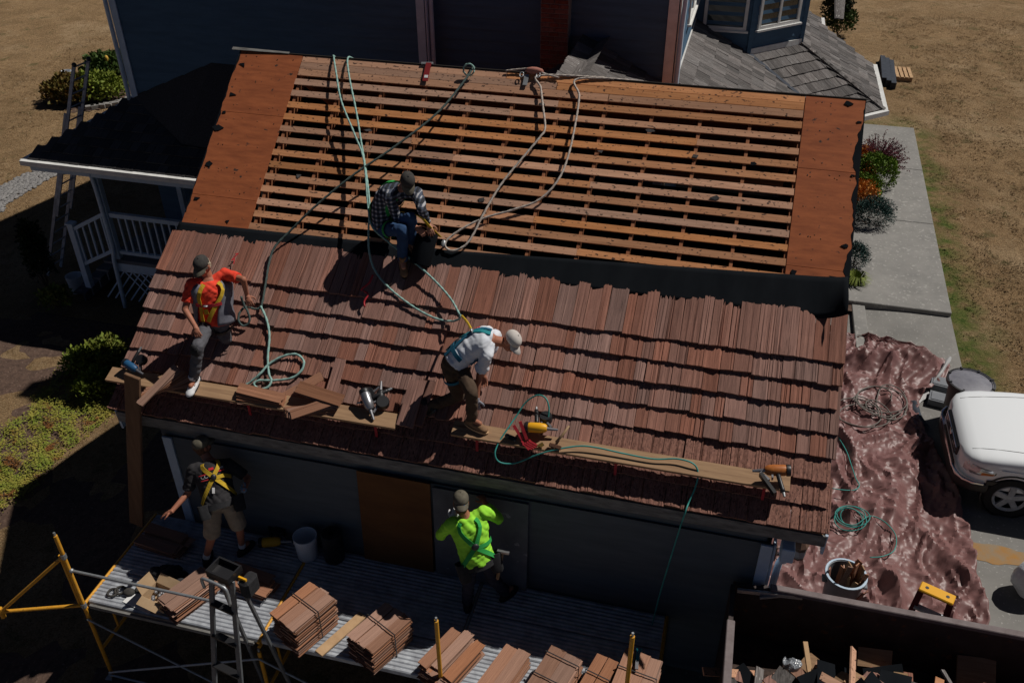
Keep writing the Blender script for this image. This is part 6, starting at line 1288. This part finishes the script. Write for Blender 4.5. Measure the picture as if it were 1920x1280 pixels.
        for i in range(n): k = i*4; mb.f += [(k+2, k+3, k+7, k+6), (k, k+1, k+5, k+4)[::-1], (k+1, k+2, k+6, k+5), (k+3, k, k+4, k+7)]
        return s.part(name, mb.mesh(name), m)
    def blob(s, name, c, r, m, ax=None): mb = MB(); mb.ball(c, r, ax, 12, 8); o = s.part(name, mb.mesh(name), m); smoothshade(o.data); return o
    def pouch(s, c, r, ax):
        a, b, d = ax; mb = MB(); rs = []
        for h, k in ((-1, .75), (-.7, .95), (.6, 1), (1, 1.04)): rs.append([c+a*(r[0]*k*math.copysign(abs(math.cos(t))**.5, math.cos(t)))+b*(r[1]*k*math.copysign(abs(math.sin(t))**.5, math.sin(t)))+d*(r[2]*h) for t in [2*PI*(i+.5)/16 for i in range(16)]])
        rs.append([lerp(p, c+d*(r[2]), .18) for p in rs[-1]]); rs.append([p-d*(r[2]*1.2) for p in rs[-1]]); mb.rings(rs); o = s.part('belt_pouch', mb.mesh('pouch'), 'blackm'); smoothshade(o.data, 40); return o
    def leg_sock(s, k, m='blackm'):
        d = (s.J['kn'+k]-s.J['an'+k]).normalized(); mb = MB(); mb.lathe(s.J['an'+k]-d*.02, [(.046, 0), (.05, .02), (.05, .12), (.045, .125)], 14, ax=d); o = s.part('sock', mb.mesh('sock'), m); smoothshade(o.data)
    def leg_loop(s, k, f, r, m, w=.04):
        p = lerp(s.J['hip'+k], s.J['kn'+k], f); d = (s.J['kn'+k]-s.J['hip'+k]).normalized(); mb = MB(); mb.lathe(p-d*(w/2), [(r, 0), (r+.005, .003), (r+.005, w-.003), (r, w)], 20, ax=d); o = s.part('harness_leg_loop', mb.mesh('loop'), m); return o
    def eyes(s):
        c = s.J['head']
        mb = MB(); [mb.ball(c+s.side*(k*.031)+s.face*.084+s.up*.008, (.013, .008, .007), (s.side, s.face, s.up), 8, 6) for k in (-1, 1)]; o = s.part('eyes', mb.mesh('eyes'), 'black'); return o
    def check(s, nm):
        J = s.J; L_ = lambda a, b: round((J[a]-J[b]).length, 2)
        print('BONES', nm, {a+b: L_(a, b) for a, b in (('pel', 'neck'), ('neck', 'head'), ('shL', 'shR'), ('shL', 'elL'), ('elL', 'wrL'), ('shR', 'elR'), ('elR', 'wrR'), ('hipL', 'knL'), ('knL', 'anL'), ('hipR', 'knR'), ('knR', 'anR'))})
def hgt(p): return RN.dot(p-V((0, 0, RIDGE)))
def reach_h(a, x, y, L_, h):
    c = [reach(a, x, y, L_, n_) for n_ in (True, False)]; return min(c, key=lambda p: abs(hgt(p)-h))
def reach_z(a, x, y, L_, z):
    c = [reach(a, x, y, L_, n_) for n_ in (True, False)]; return min(c, key=lambda p: abs(p.z-z))
UPW = V((0, 0, 1))
# --- A: orange shirt, seated on the left of the roof
J = {}; J['pel'] = RPX(404, 601, .3); J['neck'] = reach_h(J['pel'], 391, 524, .53, .85)
J['head'] = reach_h(J['neck'], 379, 499, .2, 1.05); J['shL'] = reach_h(J['neck'], 350, 536, .2, .75); J['shR'] = reach_h(J['neck'], 428, 512, .2, .75)
J['hipL'] = J['pel']+V((-.09, -.03, -.03)); J['hipR'] = J['pel']+V((.09, -.03, -.03))
J['elL'] = reach_h(J['shL'], 346, 583, .31, .5); J['wrL'] = reach_h(J['elL'], 366, 612, .27, .6)
J['elR'] = reach_h(J['shR'], 456, 524, .31, .5); J['wrR'] = reach_h(J['elR'], 463, 553, .25, .12)
fx_ = RPX(367, 722, .2).x; J['anL'] = top_of(T1, fx_, .12, .02)+V((0, .02, .085)); J['toeL'] = V((.05, -.95, -.3)).normalized()
J['knL'] = reach_h(J['anL'], 371, 650, .46, .45); J['knR'] = RPX(424, 634, .12); J['anR'] = RPX(398, 600, .1); J['toeR'] = V((-.3, .8, .5)).normalized()
A = Person(RPX(404, 620, .05), 'worker in orange shirt, grey vest and dark cap sitting on the left of the roof', J, V((0, -1, .1)), V((.02, -.93, -.36)), V((0, -.3, .95)), 'skin2', 1.24); A.check('A')
A.body(((V((.5, -.6, -.5)), V((0, -.7, .7)), .5, -1), (V((.5, -.6, -.65)), RN, .5, 1)))
A.shirt('orange', .72, .016, -.04, .007, 1); A.trousers('grey_p', .96)
for k in 'LR': A.shoe(k, 'shoe_w' if k == 'L' else 'shoe_k', 'black', 1.12, .05)
[A.leg_sock(k) for k in 'LR']; A.hair('hair_g', .02); A.cap('cap_d', m2='cap_o')
for a0, a1 in ((-75, 58), (122, 255)):                       # open vest: back and two front panels
    mb = MB(); rs = []
    for i in range(15):
        t = lerp(.0, .97, i/14); a = (lerp(a0, a1, 0), lerp(a0, a1, 1)); row = [A.surf(t, R(lerp(a0, a1, j/16)), .034+.012*noise.noise(V((t*5, j*.4, a0)))) for j in range(17)]; rs.append(row)
    mb.rings(rs, closed=False); o = A.part('vest', mb.mesh('vest'), 'vest'); smoothshade(o.data); m_ = o.modifiers.new('s', 'SOLIDIFY'); m_.thickness = .008
for a in (62, 118): A.strap([(.98, a-4), (.7, a), (.42, a+(10 if a < 90 else -10)), (.12, a+(20 if a < 90 else -20))], 'web_y', .05, .047)
A.strap([(.52, 55), (.5, 90), (.52, 125)], 'red', .04, .05); A.strap([(.42, 95), (.3, 88)], 'web_y', .055, .05)
A.blob('buckle', A.surf(.5, R(96), .055), (.03, .03, .012), 'steel', A.frame(.5)); A.leg_loop('L', .3, .108, 'black'); A.leg_loop('R', .3, .108, 'black')
c = J['head']; mb = MB()
for k in (-1, 1): mb.ball(c+A.side*(k*.034)+A.face*.092+A.up*.012, (.034, .014, .021), (A.side, A.face, A.up), 12, 8)
for k in (-1, 1): mb.bar(c+A.side*(k*.066)+A.face*.085+A.up*.012, c+A.side*(k*.084)-A.face*.01+A.up*.008, .006, .006)
o = A.part('sunglasses', mb.mesh('glasses'), 'black'); smoothshade(o.data)
mb = MB(); kk = lerp(J['knL'], J['anL'], .12); mb.ball(kk+V((0, -.055, .03)), (.06, .035, .09), n=12, m=8); A.part('knee_patch', mb.mesh('k'), 'blackm')
# --- B: plaid shirt, crouched beside the felt roll
J = {}; J['pel'] = RPX(722, 418, .22); J['mid'] = RPX(722, 385, .62); J['neck'] = reach_h(J['pel'], 752, 356, .53, .8); J['mid'] = (J['pel']+J['neck'])/2+V((-.09, .0, .05))
J['head'] = reach_h(J['neck'], 764, 342, .19, .95); J['shL'] = reach_h(J['neck'], 730, 371, .2, .6); J['shR'] = reach_h(J['neck'], 783, 362, .2, .85)
J['hipL'] = J['pel']+V((.02, -.1, -.03)); J['hipR'] = J['pel']+V((.06, .09, -.02))
J['elL'] = reach_h(J['shL'], 745, 408, .3, .45); J['wrL'] = reach_h(J['elL'], 780, 426, .27, .4); J['elR'] = reach_h(J['shR'], 790, 392, .3, .6); J['wrR'] = reach_h(J['elR'], 804, 420, .26, .45)
J['anL'] = RPX(755, 488, .13); J['toeL'] = (RX*.35-RUP*.9).normalized(); J['knL'] = reach_h(J['anL'], 754, 432, .45, .5); J['anR'] = RPX(772, 455, .1); J['toeR'] = (RX*.6-RUP*.7).normalized(); J['knR'] = reach_h(J['anR'], 770, 408, .44, .5)
B = Person(RPX(735, 450, .02), 'worker in plaid shirt and green harness crouched beside the felt roll', J, V((.75, -.6, -.1)), V((.35, -.7, -.62)), V((.25, -.35, .85)), 'skin'); B.check('B')
B.body(((V((.8, -.35, -.3)), RN, .5, 1), (V((.35, -.6, -.5)), RN, .6, 1)))
B.shirt('plaid', 1.92, .014, -.05, .007, 4); B.trousers('jeans', .97)
for k in 'LR': B.shoe(k, 'leather', 'black', 1.05, .07)
B.hair('hair_b', .0, True); B.cap('cap_d', m2='cap_o'); B.eyes()
for a in (250, 290): B.strap([(.95, a), (.6, 270+(a-270)*.3), (.3, 540-a), (.02, 540-a)], 'web_g', .06, .03)
B.strap([(.35, 200), (.35, 240), (.35, 340)], 'web_g', .05, .03); B.strap([(.95, 60), (.6, 62), (.3, 70)], 'web_g', .055, .03); B.strap([(.95, 120), (.6, 118), (.3, 110)], 'web_g', .055, .03)
B.leg_loop('L', .35, .105, 'web_g'); B.leg_loop('R', .35, .105, 'web_g'); B.blob('dorsal_ring', B.surf(.62, R(270), .04), (.03, .03, .015), 'steel', B.frame(.6))
mb = MB(); q0 = B.surf(.45, R(80), .04); pts = smooth_path([q0, RPX(785, 405, .55), RPX(806, 425, .4), RPX(826, 444, .12)], .05); b_ = RX*.02
for i, p in enumerate(pts): mb.v += [p-b_, p+b_]
mb.f = [(2*i, 2*i+1, 2*i+3, 2*i+2) for i in range(len(pts)-1)]; o = B.part('lanyard', mb.mesh('lanyard'), 'web_y'); o.modifiers.new('s', 'SOLIDIFY').thickness = .006
B.blob('carabiner', RPX(831, 456, .07), (.03, .05, .015), 'steel', (RX, RUP, RN))
# --- C: white shirt, bent over the shakes
J = {}; fC = RPX(893, 797, .2); J['anR'] = top_of(T2, fC.x-.02, .13, .02)+V((-.02, .02, .1)); J['toeR'] = V((.93, -.3, -.1)).normalized()
J['knR'] = reach_h(J['anR'], 884, 735, .45, .55); J['pel'] = reach_h(J['knR'], 850, 682, .47, .62); J['neck'] = reach_h(J['pel'], 925, 637, .55, .75)
J['mid'] = (J['pel']+J['neck'])/2+V((0, .03, .07)); J['head'] = reach_h(J['neck'], 958, 640, .2, .62); J['hipR'] = J['pel']+V((.02, .09, -.02)); J['hipL'] = J['pel']+V((.0, -.09, -.04))
J['shL'] = J['neck']+V((-.03, -.17, -.09)); J['shR'] = J['neck']+V((-.03, .17, -.07))
J['elL'] = reach_h(J['shL'], 899, 704, .31, .4); J['wrL'] = reach_h(J['elL'], 894, 748, .27, .2); J['elR'] = J['shR']+V((-.07, .0, -.28)); J['wrR'] = J['elR']+V((-.06, -.05, -.24))
J['knL'] = RPX(860, 742, .2); J['anL'] = RPX(802, 762, .12); J['toeL'] = (-RX*.6-RUP*.3-RN*.7).normalized()
Cp = Person(RPX(860, 760, .05), 'worker in white shirt and off white cap bending down to the shakes', J, V((.2, -.35, -.9)), V((.62, -.45, -.64)), V((.7, -.1, .7)), 'skin2'); Cp.check('C')
Cp.body(((V((0, -.25, -.95)), V((0, -1, .2)), .5, 1), (V((.2, -.3, -.9)), V((0, 1, 0)), .5, 1)))
Cp.shirt('tee_w', .75, .018, .04, .008, 7); Cp.trousers('brown_p', .97)
Cp.shoe('R', 'leather', 'tan_t', 1.08, .08); Cp.shoe('L', 'shoe_k', 'black', 1, .08); Cp.cap('cap_w'); Cp.eyes()
mb = MB(); Cp.hand(mb, J['wrL'], V((0, -.25, -.95)), V((0, -1, .2)), .55, 1, 1.0); me = remesh(mb, .006, 2)
for v in me.vertices: v.co += v.normal*.004
Cp.part('glove', me, 'glove')
for a in (248, 292): Cp.strap([(.98, a+10*(1 if a < 270 else -1)), (.62, 270), (.3, 540-a), (.06, 540-a)], 'web_t' if a < 270 else 'web_b', .045, .03)
Cp.strap([(.22, 180), (.22, 225), (.22, 270), (.22, 315), (.22, 360)], 'web_b', .05, .03); Cp.strap([(.95, 70), (.6, 60), (.25, 50)], 'web_b', .045, .03); Cp.strap([(.95, 110), (.6, 120), (.25, 130)], 'web_b', .045, .03)
for k in 'LR': Cp.leg_loop(k, .25, .108, 'web_b')
for i in range(4): Cp.strap([(.74-i*.035, 284+i*2), (.74-i*.035, 298-i*3)], 'red_text', .012, .024, 'back_print', 6)
q0 = Cp.surf(.64, R(270), .035); mb = MB(); mb.tube(smooth_path([q0, lerp(q0, RPX(868, 594, .28), .5)+V((0, 0, .02)), RPX(866, 592, .27)], .04), .014, 6); Cp.part('lanyard', mb.mesh('lanyard'), 'web_y'); Cp.blob('dorsal_ring', q0, (.035, .035, .015), 'steel', Cp.frame(.64))
# --- D: black shirt, standing on the left of the deck, seen from behind
z0 = DZ+.01; J = {}; J['anL'] = atz(386, 1046, z0+.09); J['anR'] = atz(454, 1026, z0+.09); J['pel'] = atz(414, 946, z0+.98)
J['neck'] = reach_z(J['pel'], 392, 862, .55, z0+1.5); J['head'] = reach_z(J['neck'], 378, 832, .21, z0+1.7); J['shL'] = reach_z(J['neck'], 353, 884, .21, z0+1.43); J['shR'] = reach_z(J['neck'], 442, 871, .22, z0+1.45)
lat = (J['shR']-J['shL']).normalized(); J['hipL'] = J['pel']-lat*.1-V((0, 0, .03)); J['hipR'] = J['pel']+lat*.1-V((0, 0, .03))
J['knL'] = reach_z(J['anL'], 397, 1006, .46, z0+.53); J['knR'] = reach_z(J['anR'], 449, 988, .46, z0+.53)
J['elL'] = reach_z(J['shL'], 352, 924, .31, z0+1.15); J['wrL'] = reach_z(J['elL'], 322, 958, .28, z0+1.0); J['elR'] = reach_z(J['shR'], 468, 898, .3, z0+1.2); J['wrR'] = reach_z(J['elR'], 458, 918, .27, z0+1.1)
J['toeL'] = V((-.25, .95, 0)).normalized(); J['toeR'] = V((.3, .93, 0)).normalized()
D = Person(V((J['pel'].x, J['pel'].y, DZ)), 'worker in black shirt, khaki shorts and yellow harness standing on the scaffold', J, V((-.2, .95, 0)), V((.45, .8, .1)), V((0, 0, 1)), 'skin2', 1.12); D.check('D')
D.body(((V((-.85, -.3, -.4)), V((0, .2, .95)), .25, 1), (V((-.3, .6, -.5)), V((1, 0, 0)), .8, 1)))
D.shirt('tee_k', .85, .018, -.05, .007, 9); D.shorts('khaki')
for k in 'LR':
    D.shoe(k, 'shoe_k', 'black'); d_ = (J['kn'+k]-J['an'+k]).normalized(); mb = MB(); mb.lathe(J['an'+k]+d_*.0, [(.042, 0), (.046, .02), (.045, .1), (.04, .105)], 14, ax=d_); o = D.part('sock', mb.mesh('sock'), 'sock'); smoothshade(o.data)
D.hair('hair_b', .015, True); D.cap('cap_o')
mb = MB(); D.hand(mb, J['wrR'], V((-.3, .6, -.5)), V((1, 0, 0)), .8, 1); me = remesh(mb, .006, 2)
for v in me.vertices: v.co += v.normal*.004
D.part('glove', me, 'glove_b')
for s_ in (-1, 1): D.strap([(.98, 270+s_*35), (.75, 270+s_*10), (.6, 270-s_*4), (.35, 270-s_*35), (.12, 270-s_*70)], 'web_y', .05, .03)
D.strap([(.62, 268), (.62, 300), (.55, 330)], 'web_y', .045, .031); D.blob('dorsal_ring', D.surf(.64, R(270), .04), (.035, .02, .04), 'black', D.frame(.64)); D.strap([(.42, 262), (.3, 258)], 'sock', .03, .036, 'tag')
D.strap([(.0, 180), (.0, 225), (.0, 270), (.0, 315), (.0, 360)], 'blackm', .07, .02, 'tool_belt'); D.pouch(D.surf(-.06, R(335), .05), (.075, .05, .1), D.frame(0)); D.pouch(D.surf(-.06, R(208), .045), (.07, .045, .09), D.frame(0))
def back_text(P, txt, t, a, size, m, off=.0215):
    cu = bpy.data.curves.new('txt', 'FONT'); cu.body = txt; cu.size = size; cu.extrude = 0; o = bpy.data.objects.new('txt', cu); COL.objects.link(o); dg = bpy.context.evaluated_depsgraph_get(); me = bpy.data.meshes.new_from_object(o.evaluated_get(dg)); bpy.data.objects.remove(o)
    Ls = (P.J['neck']-P.J['pel']).length
    for v in me.vertices:
        v.co = P.surf(t+v.co.y/Ls, R(a)-0+v.co.x/P.wd(t)[0]*(1 if P.frame(t)[0].dot(CR) > 0 else -1), off+.004)
    me.materials.clear(); return P.part('back_print', me, m)
back_text(D, 'CONS', .66, 232, .06, 'blk_text'); back_text(D, 'con', .78, 283, .055, 'blk_text'); D.strap([(.83, 262), (.83, 276)], 'red_text', .03, .024, 'back_print', 6); D.strap([(.74, 228), (.74, 252)], 'red_text', .012, .024, 'back_print', 6); D.strap([(.62, 230), (.62, 254)], 'red_text', .01, .024, 'back_print', 6); D.strap([(.74, 286), (.74, 306)], 'red_text', .012, .024, 'back_print', 6)
# --- E: lime shirt, standing at the middle of the deck, seen from behind
J = {}; J['anL'] = atz(876, 1128, z0+.09); J['anR'] = atz(948, 1110, z0+.09); J['pel'] = atz(896, 1050, z0+.98); J['neck'] = reach_z(J['pel'], 874, 968, .56, z0+1.5)
J['head'] = reach_z(J['neck'], 864, 940, .2, z0+1.7); J['shL'] = reach_z(J['neck'], 842, 984, .2, z0+1.42); J['shR'] = reach_z(J['neck'], 917, 956, .21, z0+1.47)
lat = (J['shR']-J['shL']).normalized(); lat.z *= .3; lat.normalize(); J['hipL'] = J['pel']-lat*.1-V((0, 0, .03)); J['hipR'] = J['pel']+lat*.1-V((0, 0, .03))
J['knL'] = reach_z(J['anL'], 878, 1096, .46, z0+.53); J['knR'] = reach_z(J['anR'], 926, 1086, .46, z0+.53)
J['elL'] = reach_z(J['shL'], 826, 1003, .3, z0+1.25); J['wrL'] = reach_z(J['elL'], 848, 975, .26, z0+1.45); J['elR'] = J['shR']+V((.13, .14, -.22)); J['wrR'] = J['elR']+V((-.2, .13, .08))
J['toeL'] = V((-.2, .97, 0)).normalized(); J['toeR'] = V((.5, .85, 0)).normalized()
Ep = Person(V((J['pel'].x, J['pel'].y, DZ)), 'worker in lime shirt and green harness standing on the scaffold facing the wall', J, V((-.3, .9, 0)), V((-.35, .85, -.1)), V((0, .1, 1)), 'skin2', 1.05); Ep.check('E')
Ep.body(((V((.3, .5, .8)), V((0, -1, 0)), .8, 1), (V((-.6, .6, .3)), V((0, 0, 1)), .8, 1)))
Ep.shirt('lime', 1.85, .02, -.02, .009, 11); Ep.trousers('djeans', .97)
for k in 'LR': Ep.shoe(k, 'shoe_k', 'black', 1.05, .08)
Ep.hair('hair_b', .03); Ep.cap('cap_o', back=True); mb = MB(); mb.bar(J['head']-Ep.face*.108+Ep.side*.035+Ep.up*.02, J['head']-Ep.face*.108-Ep.side*.035+Ep.up*.02, .012, .03); Ep.part('cap_strap', mb.mesh('cs'), 'blue_tool')
mb = MB(); Ep.hand(mb, J['wrL'], V((.3, .5, .8)), V((0, -1, 0)), .8, 1); me = remesh(mb, .006, 2)
for v in me.vertices: v.co += v.normal*.004
Ep.part('glove', me, 'sock')
for s_ in (-1, 1): Ep.strap([(.98, 270+s_*38), (.72, 270+s_*24), (.45, 270+s_*2), (.3, 270-s_*22), (.05, 270-s_*62)], 'web_g', .052, .032)
Ep.strap([(.42, 272), (.4, 310), (.4, 355)], 'web_g', .045, .033); Ep.blob('dorsal_ring', Ep.surf(.45, R(270), .042), (.045, .02, .04), 'black', Ep.frame(.45))
Ep.strap([(-.04, 180), (-.04, 225), (-.04, 270), (-.04, 315), (-.04, 360)], 'blackm', .075, .02, 'tool_belt')
for a in (345, 195): Ep.pouch(Ep.surf(-.12, R(a), .06), (.075, .06, .12), Ep.frame(0))
mb = MB(); q = Ep.surf(-.1, R(350), .13); mb.bar(q+V((0, 0, .1)), q+V((-.05, -.05, -.3)), .03, .025); Ep.part('hammer_handle', mb.mesh('hh'), 'wood_h'); mb = MB(); mb.bar(q+V((-.06, 0, .11)), q+V((.08, 0, .11)), .03, .03); Ep.part('hammer_head', mb.mesh('hd'), 'grey_tool')
